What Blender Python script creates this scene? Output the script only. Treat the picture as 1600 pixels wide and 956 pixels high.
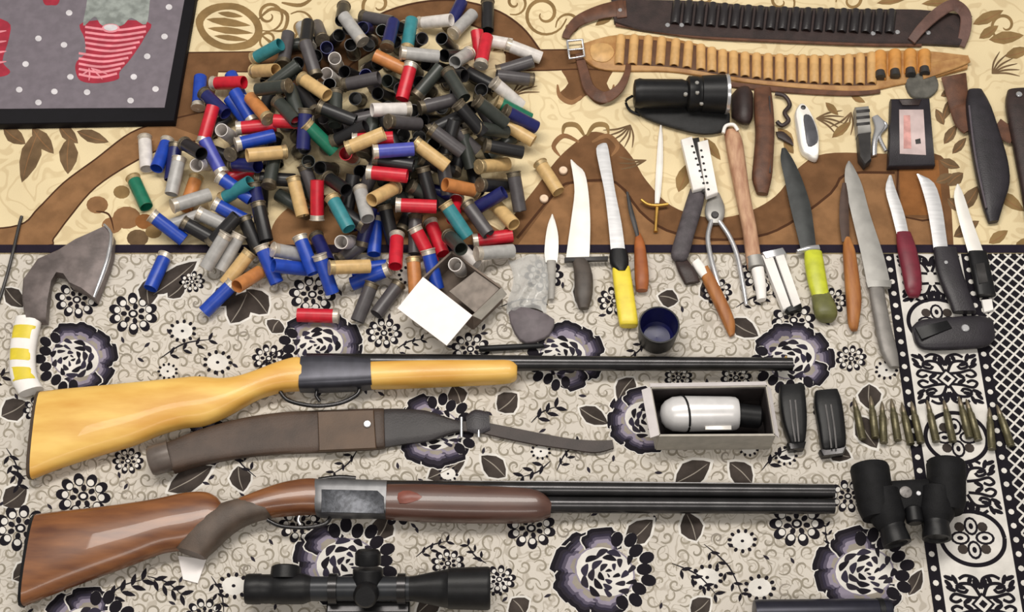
import bpy, math, random
import numpy as np
from mathutils import Vector, Matrix
random.seed(11)
for o in list(bpy.data.objects):
    bpy.data.objects.remove(o)
scene = bpy.context.scene
COL = scene.collection
# ------------------------------------------------------------------ camera
F_PX, TILT, DIST = 2200.0, math.radians(28.0), 2.134
CT, ST = math.cos(TILT), math.sin(TILT)
cam_d = bpy.data.cameras.new('camera')
cam_d.sensor_width = 36.0
cam_d.lens = F_PX / 1600.0 * 36.0
cam_d.clip_start = 0.05
cam = bpy.data.objects.new('camera', cam_d)
COL.objects.link(cam)
cam.location = (0, -ST * DIST, CT * DIST)
cam.rotation_euler = (TILT, 0, 0)
scene.camera = cam
# ------------------------------------------------------------------ world, lights, exposure
def lin(c):
    out = []
    for v in c[:3]:
        v = v / 255.0
        out.append(v / 12.92 if v <= 0.04045 else ((v + 0.055) / 1.055) ** 2.4)
    return (out[0], out[1], out[2], 1.0)
world = bpy.data.worlds.new('world')
scene.world = world
world.use_nodes = True
bgn = world.node_tree.nodes['Background']
bgn.inputs['Color'].default_value = (1.0, 0.96, 0.90, 1)
bgn.inputs['Strength'].default_value = 0.28
def area(name, loc, target, sx, sy, power, color):
    d = bpy.data.lights.new(name, 'AREA')
    d.shape = 'RECTANGLE'; d.size = sx; d.size_y = sy; d.energy = power; d.color = color
    o = bpy.data.objects.new(name, d); COL.objects.link(o)
    o.location = loc
    o.rotation_euler = (Vector(target) - Vector(loc)).to_track_quat('-Z', 'Y').to_euler()
    return o
area('ceiling_lamp_light', (-0.1, 0.55, 2.35), (0, 0.1, 0), 2.4, 0.45, 50, (1.0, 0.95, 0.88))
area('second_lamp_light', (0.1, -1.5, 2.3), (0, 0.0, 0), 2.0, 0.4, 16, (1.0, 0.95, 0.88))
vs = scene.view_settings
vs.view_transform = 'Standard'; vs.look = 'None'; vs.gamma = 1.0; vs.use_curve_mapping = False
vs.exposure = 0.12

# ------------------------------------------------------------------ helpers
def P(x, y, z=0.0):
    """pixel of the 1600x956 photo -> point on the horizontal plane at height z"""
    dx, dy = (x - 800.0) / F_PX, (y - 478.0) / F_PX
    ray = Vector((dx, ST - dy * CT, -CT - dy * ST))
    s = (CT * DIST - z) / -ray.z
    return Vector((ray.x * s, -ST * DIST + ray.y * s, z))
def PX(y, z=0.0):   # metres per pixel along x at row y
    return (P(801, y, z) - P(800, y, z)).x
ZF, ZC, ZK = 0.0, 0.003, 0.005      # floor, tablecloth top, carpet top
ORIG = {}
def obj(name, verts, faces, mats, parent=None, fmat=None, smooth=40):
    v = np.array([tuple(p) for p in verts], dtype=float)
    org = Vector(((v[:, 0].min() + v[:, 0].max()) / 2, (v[:, 1].min() + v[:, 1].max()) / 2, v[:, 2].min()))
    v = v - np.array(org)
    me = bpy.data.meshes.new(name)
    me.from_pydata([tuple(p) for p in v], [], faces)
    if not isinstance(mats, (list, tuple)): mats = [mats]
    for m in mats: me.materials.append(m)
    if fmat is not None: me.polygons.foreach_set('material_index', fmat)
    me.update()
    if smooth is not None:
        me.polygons.foreach_set('use_smooth', [True] * len(me.polygons))
        me.set_sharp_from_angle(angle=math.radians(smooth))
    o = bpy.data.objects.new(name, me); COL.objects.link(o)
    ORIG[o.name] = org
    if parent is not None:
        o.parent = parent; o.location = org - ORIG[parent.name]
    else: o.location = org
    return o
def tag(o, label, cat, group=None):
    o['label'] = label; o['category'] = cat
    if group: o['group'] = group
    return o
def thing(name, label, cat, loc, group=None):
    o = bpy.data.objects.new(name, None); COL.objects.link(o)
    o.empty_display_size = 0.02
    o.location = loc; ORIG[o.name] = Vector(loc)
    return tag(o, label, cat, group)
class MB:
    """collects verts and faces"""
    def __init__(s): s.v = []; s.f = []; s.m = []
    def add(s, v, f, m=0):
        b = len(s.v); s.v += [tuple(p) for p in v]; s.f += [tuple(i + b for i in q) for q in f]; s.m += [m] * len(f)
    def build(s, name, mats, parent=None, smooth=40):
        return obj(name, s.v, s.f, mats, parent, s.m, smooth)
def cat_rom(pts, sub=4, closed=False):
    pts = [Vector(p) for p in pts]; n = len(pts); out = []
    rng = range(n) if closed else range(n - 1)
    for i in rng:
        if closed: p0, p1, p2, p3 = pts[i - 1], pts[i], pts[(i + 1) % n], pts[(i + 2) % n]
        else: p0, p1, p2, p3 = pts[max(i - 1, 0)], pts[i], pts[i + 1], pts[min(i + 2, n - 1)]
        for k in range(sub):
            t = k / sub
            out.append(0.5 * ((2 * p1) + (p2 - p0) * t + (2 * p0 - 5 * p1 + 4 * p2 - p3) * t * t + (3 * p1 - p0 - 3 * p2 + p3) * t ** 3))
    if not closed: out.append(pts[-1])
    return out
def ring_loft(rings, caps=True):
    n = len(rings[0]); v = [p for r in rings for p in r]; f = []
    for i in range(len(rings) - 1):
        for k in range(n):
            a, b = i * n + k, i * n + (k + 1) % n
            f.append((a, b, b + n, a + n))
    if caps:
        f.append(tuple(range(n - 1, -1, -1))); f.append(tuple((len(rings) - 1) * n + k for k in range(n)))
    return v, f
def loft_geo(st, z0, sub=3, n=16, e=2.6, zmode='flat'):
    """st: (xa, ya, xb, yb, thickness_m[, z lift]) edges of the silhouette in pixels; lies on z0"""
    rows = [(Vector((s[0], s[1], 0)), Vector((s[2], s[3], 0)), Vector((s[4], s[5] if len(s) > 5 else 0.0, 0))) for s in st]
    if sub > 1:
        A = cat_rom([r[0] for r in rows], sub); B = cat_rom([r[1] for r in rows], sub); T = cat_rom([r[2] for r in rows], sub)
    else:
        A, B, T = [r[0] for r in rows], [r[1] for r in rows], [r[2] for r in rows]
    tmax = max(t.x for t in T); rings = []
    for a, b, t in zip(A, B, T):
        th = max(t.x, 0.0004)
        zc = z0 + t.y + (th / 2 if zmode == 'flat' else tmax / 2)
        pa, pb = P(a.x, a.y, zc), P(b.x, b.y, zc)
        mid, hw = (pa + pb) / 2, (pb - pa) / 2
        ring = []
        for k in range(n):
            g = 2 * math.pi * (k + 0.5) / n
            c, s = math.cos(g), math.sin(g)
            c = math.copysign(abs(c) ** (2 / e), c); s = math.copysign(abs(s) ** (2 / e), s)
            ring.append(mid + hw * c + Vector((0, 0, th / 2 * s)))
        rings.append(ring)
    return ring_loft(rings)
def loft(name, st, z0, mat, parent=None, sub=3, n=16, e=2.6, zmode='flat', smooth=50):
    v, f = loft_geo(st, z0, sub, n, e, zmode)
    return obj(name, v, f, mat, parent, smooth=smooth)
def slab_geo(poly, z0, th, inset=0.0, tilt=None):
    """prism from a pixel outline (read at the top face) with a chamfered top edge"""
    top = [P(x, y, z0 + th) for x, y in poly]; c = sum(top, Vector()) / len(top); n = len(top)
    def ins(p):
        d = c - p
        return p + d.normalized() * min(inset, d.length * 0.4) if inset else p
    r0 = [Vector((p.x, p.y, z0)) for p in top]
    r1 = [Vector((p.x, p.y, z0 + th - min(inset, th * 0.45))) for p in top]
    r2 = [Vector((*ins(p).xy, z0 + th)) for p in top]
    return ring_loft([r0, r1, r2] if inset else [r0, r2])
def slab(name, poly, z0, th, mat, parent=None, inset=0.0015, curve=0, smooth=50):
    if curve: poly = [(p.x, p.y) for p in cat_rom([Vector((x, y, 0)) for x, y in poly], curve, True)]
    a = sum(poly[i - 1][0] * poly[i][1] - poly[i][0] * poly[i - 1][1] for i in range(len(poly)))
    if a > 0: poly = poly[::-1]     # pixel y runs down: make it counter-clockwise in the world
    v, f = slab_geo(poly, z0, th, inset)
    return obj(name, v, f, mat, parent, smooth=smooth)
def frame_of(d):
    d = d.normalized(); up = Vector((0, 0, 1)) if abs(d.z) < 0.9 else Vector((0, 1, 0))
    a = d.cross(up).normalized(); return a, a.cross(d).normalized()
def lathe_geo(p0, p1, prof, n=24, caps=True):
    """prof: (t along p0->p1 in 0..1, radius m)"""
    p0, p1 = Vector(p0), Vector(p1); a, b = frame_of(p1 - p0); rings = []
    for t, r in prof:
        c = p0.lerp(p1, t)
        rings.append([c + (a * math.cos(2 * math.pi * k / n) + b * math.sin(2 * math.pi * k / n)) * r for k in range(n)])
    return ring_loft(rings, caps)
def lathe(name, p0, p1, prof, mat, parent=None, n=24, caps=True, smooth=40):
    v, f = lathe_geo(p0, p1, prof, n, caps); return obj(name, v, f, mat, parent, smooth=smooth)
def tube_geo(path, r, n=10, flat=1.0):
    rings = []; m = len(path)
    for i, p in enumerate(path):
        d = path[min(i + 1, m - 1)] - path[max(i - 1, 0)]; a, b = frame_of(d)
        rr = r[i] if isinstance(r, (list, tuple)) else r
        rings.append([p + a * math.cos(2 * math.pi * k / n) * rr + b * math.sin(2 * math.pi * k / n) * rr * flat for k in range(n)])
    return ring_loft(rings)
def tube(name, path, r, mat, parent=None, n=10, flat=1.0, sub=5):
    path = cat_rom(path, sub) if sub > 1 else [Vector(p) for p in path]
    if isinstance(r, (list, tuple)):
        rv = cat_rom([Vector((q, 0, 0)) for q in r], sub) if sub > 1 else [Vector((q, 0, 0)) for q in r]
        r = [q.x for q in rv]
    v, f = tube_geo(path, r, n, flat); return obj(name, v, f, mat, parent, smooth=60)
def strap(name, pts, w, z, th, mat, parent=None, sub=6):
    """flat leather strap along a pixel path; w = width in px, z = lift(s)"""
    path = cat_rom([Vector((x, y, 0)) for x, y in pts], sub); m = len(path)
    zz = z if isinstance(z, (list, tuple)) else [z] * len(pts)
    zs = [q.x for q in cat_rom([Vector((q, 0, 0)) for q in zz], sub)]
    ww = w if isinstance(w, (list, tuple)) else [w] * len(pts)
    ws = [q.x for q in cat_rom([Vector((q, 0, 0)) for q in ww], sub)]
    rings = []
    for i, p in enumerate(path):
        d = path[min(i + 1, m - 1)] - path[max(i - 1, 0)]; nn = Vector((-d.y, d.x, 0)).normalized() * ws[i] / 2
        a, b = P(p.x - nn.x, p.y - nn.y, zs[i]), P(p.x + nn.x, p.y + nn.y, zs[i]); h = Vector((0, 0, th / 2))
        k = (b - a) * 0.06
        rings.append([a - h + k, a, a + h + k, b + h - k, b, b - h - k])
    v, f = ring_loft(rings); return obj(name, v, f, mat, parent, smooth=45)
def disc_geo(c, r, h, n=14):
    c = Vector(c); return lathe_geo(c, c + Vector((0, 0, h)), [(0, r), (0.7, r), (1, r * 0.82)], n)
def box_geo(c, sx, sy, sz, rot=0.0):
    c = Vector(c); R = Matrix.Rotation(rot, 3, 'Z'); b = 0.12 * min(sx, sy, sz)
    def rg(ix, z): return [c + R @ Vector((x * (sx / 2 - ix), y * (sy / 2 - ix), z)) for x, y in ((-1, -1), (1, -1), (1, 1), (-1, 1))]
    return ring_loft([rg(b, 0), rg(0, b), rg(0, sz - b), rg(b, sz)])

# ------------------------------------------------------------------ materials
MATS = {}
def mat(name, c, rough=0.5, metal=0.0, var=0.12, vscale=60, bump=0.0, bscale=400, spec=0.5, c2=None, c2amt=0.5, coat=0.0, trans=0.0, alpha=1.0, stretch=None):
    if name in MATS: return MATS[name]
    m = bpy.data.materials.new(name); m.use_nodes = True; MATS[name] = m
    nt = m.node_tree; N = nt.nodes; L = nt.links; b = N['Principled BSDF']
    b.inputs['Roughness'].default_value = rough; b.inputs['Metallic'].default_value = metal
    b.inputs['Specular IOR Level'].default_value = spec; b.inputs['Coat Weight'].default_value = coat
    b.inputs['Transmission Weight'].default_value = trans; b.inputs['Alpha'].default_value = alpha
    tc = N.new('ShaderNodeTexCoord'); src = tc.outputs['Object']
    if stretch:
        mp = N.new('ShaderNodeMapping'); mp.inputs['Scale'].default_value = stretch
        L.new(src, mp.inputs['Vector']); src = mp.outputs['Vector']
    no = N.new('ShaderNodeTexNoise'); no.inputs['Scale'].default_value = vscale; no.inputs['Detail'].default_value = 5
    L.new(src, no.inputs['Vector'])
    ramp = N.new('ShaderNodeValToRGB'); cl = lin(c)
    if c2 is None:
        lo = [v * (1 - var) for v in cl[:3]] + [1]; hi = [min(1, v * (1 + var)) for v in cl[:3]] + [1]
    else: lo, hi = lin(c2), cl
    w = 0.5 * c2amt
    ramp.color_ramp.elements[0].position = 0.5 - w * 0.5; ramp.color_ramp.elements[0].color = lo
    ramp.color_ramp.elements[1].position = 0.5 + w * 0.5; ramp.color_ramp.elements[1].color = hi
    L.new(no.outputs['Fac'], ramp.inputs['Fac']); L.new(ramp.outputs['Color'], b.inputs['Base Color'])
    if bump:
        n2 = N.new('ShaderNodeTexNoise'); n2.inputs['Scale'].default_value = bscale; n2.inputs['Detail'].default_value = 3
        L.new(tc.outputs['Object'], n2.inputs['Vector'])
        bp = N.new('ShaderNodeBump'); bp.inputs['Strength'].default_value = bump; bp.inputs['Distance'].default_value = 0.001
        L.new(n2.outputs['Fac'], bp.inputs['Height']); L.new(bp.outputs['Normal'], b.inputs['Normal'])
    return m
def cloth(name, c, var=0.1): return mat(name, c, 0.95, 0, var, 35, 0.5, 900, 0.15)
M_black = mat('black_plastic', (20, 20, 22), 0.42, 0, 0.2, 80, 0.1, 400, 0.3)
M_blackmetal = mat('blued_steel', (66, 65, 66), 0.26, 0.85, 0.15, 40)
M_steel = mat('blade_steel', (214, 214, 216), 0.38, 0.45, 0.08, 30, stretch=(1, 6, 1))
M_whitesteel = mat('bright_steel', (238, 234, 228), 0.4, 0.2, 0.05, 30)
M_greysteel = mat('grey_steel', (158, 156, 152), 0.42, 0.45, 0.1, 40)
M_darksteel = mat('dark_steel', (70, 68, 68), 0.42, 0.5, 0.2, 40)
M_silver = mat('silver_metal', (205, 205, 208), 0.25, 0.7, 0.08, 50)
M_brass = mat('brass', (206, 172, 108), 0.34, 0.6, 0.15, 200)
M_leather = mat('brown_leather', (92, 58, 40), 0.55, 0, 0.25, 50, 0.3, 500)
M_darkleather = mat('dark_leather', (48, 34, 32), 0.5, 0, 0.25, 50, 0.3, 500)
M_blackleather = mat('black_leather', (36, 32, 38), 0.45, 0, 0.2, 50, 0.3, 500)
M_tan = mat('tan_leather', (184, 140, 86), 0.55, 0, 0.2, 50, 0.25, 500, c2=(158, 112, 64))
M_tanloop = mat('tan_leather_loop', (202, 160, 104), 0.5, 0, 0.15, 60, 0.2, 500)
M_orangeloop = mat('orange_leather_loop', (198, 140, 72), 0.5, 0, 0.15, 60, 0.2, 500)
M_beech = mat('yellow_wood', (238, 196, 104), 0.45, 0, 0, 9, c2=(214, 158, 68), c2amt=0.7, stretch=(1, 4, 4), coat=0.15)
M_walnut = mat('walnut_wood', (140, 88, 48), 0.34, 0, 0, 14, c2=(94, 52, 28), c2amt=0.8, stretch=(1, 5, 5), coat=0.3)
M_walnutdark = mat('dark_walnut', (96, 66, 56), 0.35, 0, 0, 14, c2=(72, 46, 38), c2amt=0.8, stretch=(1, 5, 5), coat=0.3)
M_grip = mat('worn_grip', (84, 70, 60), 0.5, 0, 0.2, 40, 0.4, 900)
M_wood = mat('handle_wood', (178, 118, 62), 0.5, 0, 0, 20, c2=(142, 84, 40), c2amt=0.7, stretch=(5, 1, 5))
M_palewood = mat('pale_wood', (200, 160, 128), 0.6, 0, 0, 30, c2=(158, 112, 86), c2amt=0.7, stretch=(4, 1, 4))
M_redwood = mat('reddish_wood', (168, 96, 46), 0.5, 0, 0, 30, c2=(130, 66, 30), c2amt=0.7)
M_white = mat('white_paint', (240, 236, 232), 0.5, 0, 0.04)
M_paper = mat('white_paper', (246, 240, 238), 0.8, 0, 0.02)
M_card = mat('grey_card', (178, 172, 162), 0.85, 0, 0.08)
M_darkcard = mat('brown_card', (118, 104, 94), 0.85, 0, 0.15)
M_yellow = mat('yellow_plastic', (228, 206, 60), 0.4, 0, 0.08)
M_lime = mat('lime_plastic', (190, 196, 50), 0.4, 0, 0.12)
M_olive = mat('olive_plastic', (104, 104, 58), 0.45, 0, 0.15)
M_burg = mat('burgundy_plastic', (112, 32, 48), 0.4, 0, 0.15)
M_navy = mat('navy_plastic', (22, 24, 78), 0.35, 0, 0.15)
M_gold = mat('gilt_metal', (196, 154, 76), 0.35, 0.7, 0.1)
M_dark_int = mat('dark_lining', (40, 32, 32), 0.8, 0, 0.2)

# ================================================================== THE SETTING
def tex_mat(name, base, line, scale, bands, width, rough=0.95):
    """woven cloth: base colour with thin meandering scroll lines"""
    m = bpy.data.materials.new(name); m.use_nodes = True
    nt = m.node_tree; N = nt.nodes; L = nt.links; b = N['Principled BSDF']
    b.inputs['Roughness'].default_value = rough; b.inputs['Specular IOR Level'].default_value = 0.12
    tc = N.new('ShaderNodeTexCoord')
    no = N.new('ShaderNodeTexNoise'); no.inputs['Scale'].default_value = scale; no.inputs['Detail'].default_value = 0.6; no.inputs['Distortion'].default_value = 1.4
    L.new(tc.outputs['Object'], no.inputs['Vector'])
    mu = N.new('ShaderNodeMath'); mu.operation = 'MULTIPLY'; mu.inputs[1].default_value = bands; L.new(no.outputs['Fac'], mu.inputs[0])
    pp = N.new('ShaderNodeMath'); pp.operation = 'PINGPONG'; pp.inputs[1].default_value = 0.5; L.new(mu.outputs[0], pp.inputs[0])
    rp = N.new('ShaderNodeValToRGB'); rp.color_ramp.elements[0].position = width * 0.5; rp.color_ramp.elements[0].color = lin(line)
    rp.color_ramp.elements[1].position = width; rp.color_ramp.elements[1].color = lin(base); L.new(pp.outputs[0], rp.inputs['Fac'])
    n3 = N.new('ShaderNodeTexNoise'); n3.inputs['Scale'].default_value = 9; L.new(tc.outputs['Object'], n3.inputs['Vector'])
    mx = N.new('ShaderNodeMixRGB'); mx.blend_type = 'MULTIPLY'; mx.inputs['Fac'].default_value = 0.22
    r3 = N.new('ShaderNodeValToRGB'); r3.color_ramp.elements[0].color = (0.62, 0.6, 0.6, 1); r3.color_ramp.elements[0].position = 0.35; r3.color_ramp.elements[1].position = 0.62
    L.new(n3.outputs['Fac'], r3.inputs['Fac']); L.new(rp.outputs['Color'], mx.inputs['Color1']); L.new(r3.outputs['Color'], mx.inputs['Color2'])
    L.new(mx.outputs['Color'], b.inputs['Base Color'])
    n2 = N.new('ShaderNodeTexNoise'); n2.inputs['Scale'].default_value = 700
    L.new(tc.outputs['Object'], n2.inputs['Vector'])
    bp = N.new('ShaderNodeBump'); bp.inputs['Strength'].default_value = 0.5; bp.inputs['Distance'].default_value = 0.001
    L.new(n2.outputs['Fac'], bp.inputs['Height']); L.new(bp.outputs['Normal'], b.inputs['Normal'])
    return m
class Print:
    """flat printed shapes lying on a cloth, in pixels of the photo"""
    def __init__(s, z): s.z = z; s.mb = MB(); s.i = 0
    def zz(s, layer):
        s.i += 1; return s.z + 0.00004 + layer * 0.00007 + (s.i % 29) * 0.0000018
    def poly(s, pts, m, layer=0, curve=0):
        if curve: pts = [(p.x, p.y) for p in cat_rom([Vector((x, y, 0)) for x, y in pts], curve, True)]
        a = sum(pts[i - 1][0] * pts[i][1] - pts[i][0] * pts[i - 1][1] for i in range(len(pts)))
        if a > 0: pts = pts[::-1]
        z = s.zz(layer); s.mb.add([P(x, y, z) for x, y in pts], [tuple(range(len(pts)))], m)
    def ell(s, cx, cy, rx, ry, m, layer=0, ang=0.0, n=14):
        ca, sa = math.cos(ang), math.sin(ang)
        s.poly([(cx + rx * math.cos(t) * ca - ry * math.sin(t) * sa, cy + rx * math.cos(t) * sa + ry * math.sin(t) * ca) for t in [2 * math.pi * k / n for k in range(n)]], m, layer)
    def stroke(s, pts, w, m, layer=0, sub=5, taper=True):
        p = cat_rom([Vector((x, y, 0)) for x, y in pts], sub); n = len(p); z = s.zz(layer); v = []; f = []
        for i in range(n):
            d = p[min(i + 1, n - 1)] - p[max(i - 1, 0)]; nn = Vector((-d.y, d.x, 0))
            if nn.length < 1e-6: nn = Vector((0, 1, 0))
            k = (math.sin(math.pi * (0.12 + 0.8 * i / (n - 1))) if taper else 1.0) * w / 2; nn = nn.normalized() * k
            v += [P(p[i].x + nn.x, p[i].y + nn.y, z), P(p[i].x - nn.x, p[i].y - nn.y, z)]
        for i in range(n - 1): f.append((2 * i, 2 * i + 2, 2 * i + 3, 2 * i + 1))
        s.mb.add(v, f, m)
    def leaf(s, x0, y0, x1, y1, w, m, layer=0, vein=None):
        dx, dy = x1 - x0, y1 - y0; L_ = math.hypot(dx, dy); nx, ny = -dy / L_, dx / L_
        prof = [(0.0, 0), (0.15, 0.55), (0.4, 1.0), (0.65, 0.85), (0.88, 0.38), (1.0, 0)]
        l = [(x0 + dx * t + nx * w / 2 * k, y0 + dy * t + ny * w / 2 * k) for t, k in prof]
        r = [(x0 + dx * t - nx * w / 2 * k, y0 + dy * t - ny * w / 2 * k) for t, k in prof[1:-1]]
        s.poly(l + r[::-1], m, layer)
        if vein is not None: s.stroke([(x0, y0), (x0 + dx * .5 + nx * 2, y0 + dy * .5 + ny * 2), (x0 + dx * .92, y0 + dy * .92)], 1.6, vein, layer + 1)
    def spiral(s, cx, cy, r, turns, a0, w, m, layer=0, sgn=1):
        n = int(10 * turns) + 4
        s.stroke([(cx + r * (1 - k / n * 0.85) * math.cos(a0 + sgn * 2 * math.pi * turns * k / n), cy + r * (1 - k / n * 0.85) * math.sin(a0 + sgn * 2 * math.pi * turns * k / n)) for k in range(n + 1)], w, m, layer, 2)
def box_px(name, x0, y0, x1, y1, z0, z1, m, fn=None):
    a, b, c, d = P(x0, y1, z1), P(x1, y1, z1), P(x1, y0, z1), P(x0, y0, z1)
    xs = (min(a.x, d.x), max(b.x, c.x)); ys = (a.y, d.y)
    r = [(xs[0], ys[0]), (xs[1], ys[0]), (xs[1], ys[1]), (xs[0], ys[1])]
    return [Vector((*p, z0)) for p in r], [Vector((*p, z1)) for p in r]

# floor under everything
fl = obj('floor', [(-3, -2.5, -0.02), (3, -2.5, -0.02), (3, 3, -0.02), (-3, 3, -0.02), (-3, -2.5, 0), (3, -2.5, 0), (3, 3, 0), (-3, 3, 0)],
         [(3, 2, 1, 0), (4, 5, 6, 7), (0, 1, 5, 4), (1, 2, 6, 5), (2, 3, 7, 6), (3, 0, 4, 7)], mat('floor_boards', (150, 112, 74), 0.5, 0, 0, 6, c2=(120, 84, 52), stretch=(1, 8, 1)), smooth=None)
fl['kind'] = 'structure'

# ---------------------------------------------------------------- the floral tablecloth
YE = P(800, 397, ZC).y                     # where the carpet edge meets the tablecloth
rnd = random.Random(5)
T = Print(ZC)
TB, TDK, TLV, TLF, TWH, TGR, TNV, TGM, TSC = 1, 2, 3, 4, 5, 6, 7, 8, 9
tmats = [tex_mat('tablecloth_ground', (210, 203, 193), (186, 178, 166), 34, 5.0, 0.16), cloth('print_black', (30, 27, 33)), cloth('print_charcoal', (46, 42, 50)),
         cloth('print_lavender', (142, 134, 150)), cloth('print_leaf', (66, 59, 55), 0.25), cloth('print_white', (220, 216, 210)), cloth('print_taupe', (150, 142, 132)), cloth('print_navy', (52, 48, 62)), cloth('print_mid_lavender', (88, 82, 98)), cloth('print_scroll', (150, 142, 128))]
x0, x1, yb = P(-330, 600, ZC).x, P(1800, 600, ZC).x, P(800, 1330, ZC).y
T.mb.add([(x0, yb, 0.0002), (x1, yb, 0.0002), (x1, YE, 0.0002), (x0, YE, 0.0002), (x0, yb, ZC), (x1, yb, ZC), (x1, YE, ZC), (x0, YE, ZC)],
         [(3, 2, 1, 0), (4, 5, 6, 7), (0, 1, 5, 4), (1, 2, 6, 5), (2, 3, 7, 6), (3, 0, 4, 7)], 0)
def rose(cx, cy, r, a0=0.0, sq=0.86):
    """big dark peony: ruffled shaded petals on one side, pale-edged petals round an off-centre heart"""
    def ruff(px, py, w, h, ang, m, layer, ph):
        pts = []
        for j in range(26):
            u = 2 * math.pi * j / 26; k = 1 + .07 * math.cos(7 * u + ph) + .04 * math.cos(11 * u + 2 * ph)
            x, y = w * k * math.cos(u), h * k * math.sin(u)
            pts.append((px + x * math.cos(ang) - y * math.sin(ang), py + (x * math.sin(ang) + y * math.cos(ang)) * sq))
        T.poly(pts, m, min(layer, 6))
    for k, deg in enumerate((205, 165, 128, 92, 60, 250)):          # large ruffled petals, shaded inwards
        t = math.radians(deg + rnd.uniform(-8, 8)) + a0; w, h = r * rnd.uniform(.30, .38), r * rnd.uniform(.36, .46)
        for q, (m, fr, dd) in enumerate(((TWH, 1.07, .69), (TB, 1.0, .69), (TDK, .86, .65), (TNV, .76, .62), (TGM, .67, .59), (TLV, .56, .56), (TGR, .42, .52))):
            ruff(cx + r * dd * math.cos(t), cy + r * dd * math.sin(t) * sq, w * fr, h * fr, t, m, 1 + k * .6 + q * .45, k + deg)
    for k in range(9):                                              # small dark petals round the other side
        t = math.radians(-95 + k * 17) + a0; d = r * (.74 + .1 * (k % 2))
        T.ell(cx + d * math.cos(t), cy + d * math.sin(t) * sq, r * .17, r * .13, TWH, 5, t); T.ell(cx + d * 1.03 * math.cos(t), cy + d * 1.03 * math.sin(t) * sq, r * .15, r * .115, TB, 6, t)
    T.ell(cx, cy, r * .60, r * .56 * sq, TLV, 6, a0, 22); T.ell(cx, cy, r * .565, r * .53 * sq, TWH, 7, a0, 22)
    hx, hy = cx + r * .08 * math.cos(a0), cy + r * .08 * math.sin(a0) * sq
    for ring, (n, fr, ln, wd) in enumerate(((11, .455, .27, .2), (8, .30, .25, .19), (5, .155, .19, .16), (2, .04, .12, .1))):
        for k in range(n):                                          # separate dark petals with pale gaps
            t = a0 + 2 * math.pi * (k + .45 * ring) / n + rnd.uniform(-.13, .13); side = math.cos(t - a0)
            f2 = fr * rnd.uniform(.92, 1.06); g = t + math.pi / 2 + rnd.uniform(-.35, .35) + (.5 if side > 0 else 0)
            L2 = ln * (1.15 if side < 0 else .8); px, py = hx + r * f2 * math.cos(t), hy + r * f2 * math.sin(t) * sq
            dx, dy = r * L2 / 2 * math.cos(g), r * L2 / 2 * math.sin(g) * sq; ox, oy = r * wd * .5 * math.cos(t), r * wd * .5 * math.sin(t) * sq
            T.poly([(px - dx, py - dy), (px - dx * .5 + ox * .8, py - dy * .5 + oy * .8), (px + ox * 1.1, py + oy * 1.1), (px + dx * .5 + ox * .8, py + dy * .5 + oy * .8), (px + dx, py + dy), (px + dx * .4 - ox * .3, py + dy * .4 - oy * .3), (px - dx * .4 - ox * .3, py - dy * .4 - oy * .3)], (TB, TDK, TNV)[(k + ring) % 3], 8 + ring % 2, 2)
def blossom(cx, cy, r, n=10, a0=0.0, sq=0.8):
    for k in range(n):
        t = a0 + 2 * math.pi * k / n; x, y = cx + r * .78 * math.cos(t), cy + r * .78 * math.sin(t) * sq
        T.ell(x, y, r * .25, r * .2, TB, 2, t); T.ell(cx + r * .68 * math.cos(t), cy + r * .68 * math.sin(t) * sq, r * .12, r * .13, TWH, 3, t)
    for k in range(7):
        t = a0 + 2 * math.pi * (k + .5) / 7; T.ell(cx + r * .38 * math.cos(t), cy + r * .38 * math.sin(t) * sq, r * .13, r * .1, TB, 3, t)
    T.ell(cx, cy, r * .2, r * .17, TB, 4); T.ell(cx, cy, r * .11, r * .09, TWH, 5)
def daisy(cx, cy, r, a0=0.0, sq=.8):
    T.ell(cx, cy, r * .85, r * .85 * sq, TWH, 2)
    for k in range(11):
        t = a0 + 2 * math.pi * k / 11; T.ell(cx + r * math.cos(t), cy + r * math.sin(t) * sq, r * .17, r * .14, TB, 3, t)
    T.ell(cx, cy, r * .14, r * .12, TB, 3)
def sprig(x0, y0, x1, y1, n=4, L_=20, m=TB):
    T.stroke([(x0, y0), ((x0 + x1) / 2 + (y1 - y0) * .1, (y0 + y1) / 2 - (x1 - x0) * .1), (x1, y1)], 2.4, m, 3)
    a = math.atan2(y1 - y0, x1 - x0)
    for k in range(n):
        t = (k + .8) / n; bx, by = x0 + (x1 - x0) * t, y0 + (y1 - y0) * t
        for sg in (-1, 1):
            g = a + sg * .8; T.leaf(bx, by, bx + math.cos(g) * L_, by + math.sin(g) * L_ * .85, L_ * .34, m, 4)
roses = [(500, 540, 62), (880, 556, 60), (1238, 560, 62), (118, 560, 62), (680, 672, 64), (1010, 655, 58), (540, 880, 78), (945, 893, 78), (1350, 893, 76), (140, 985, 75),
         (-90, 720, 70), (330, 690, 40), (720, 1120, 80), (1140, 1110, 80), (300, 1130, 80), (-160, 930, 75)]
for i, (x, y, r) in enumerate(roses): rose(x, y, r * 1.04, (.0, .25, -.2, .4)[i % 4] + (2.9 if i in (0, 1, 2, 3) else 0))
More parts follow.
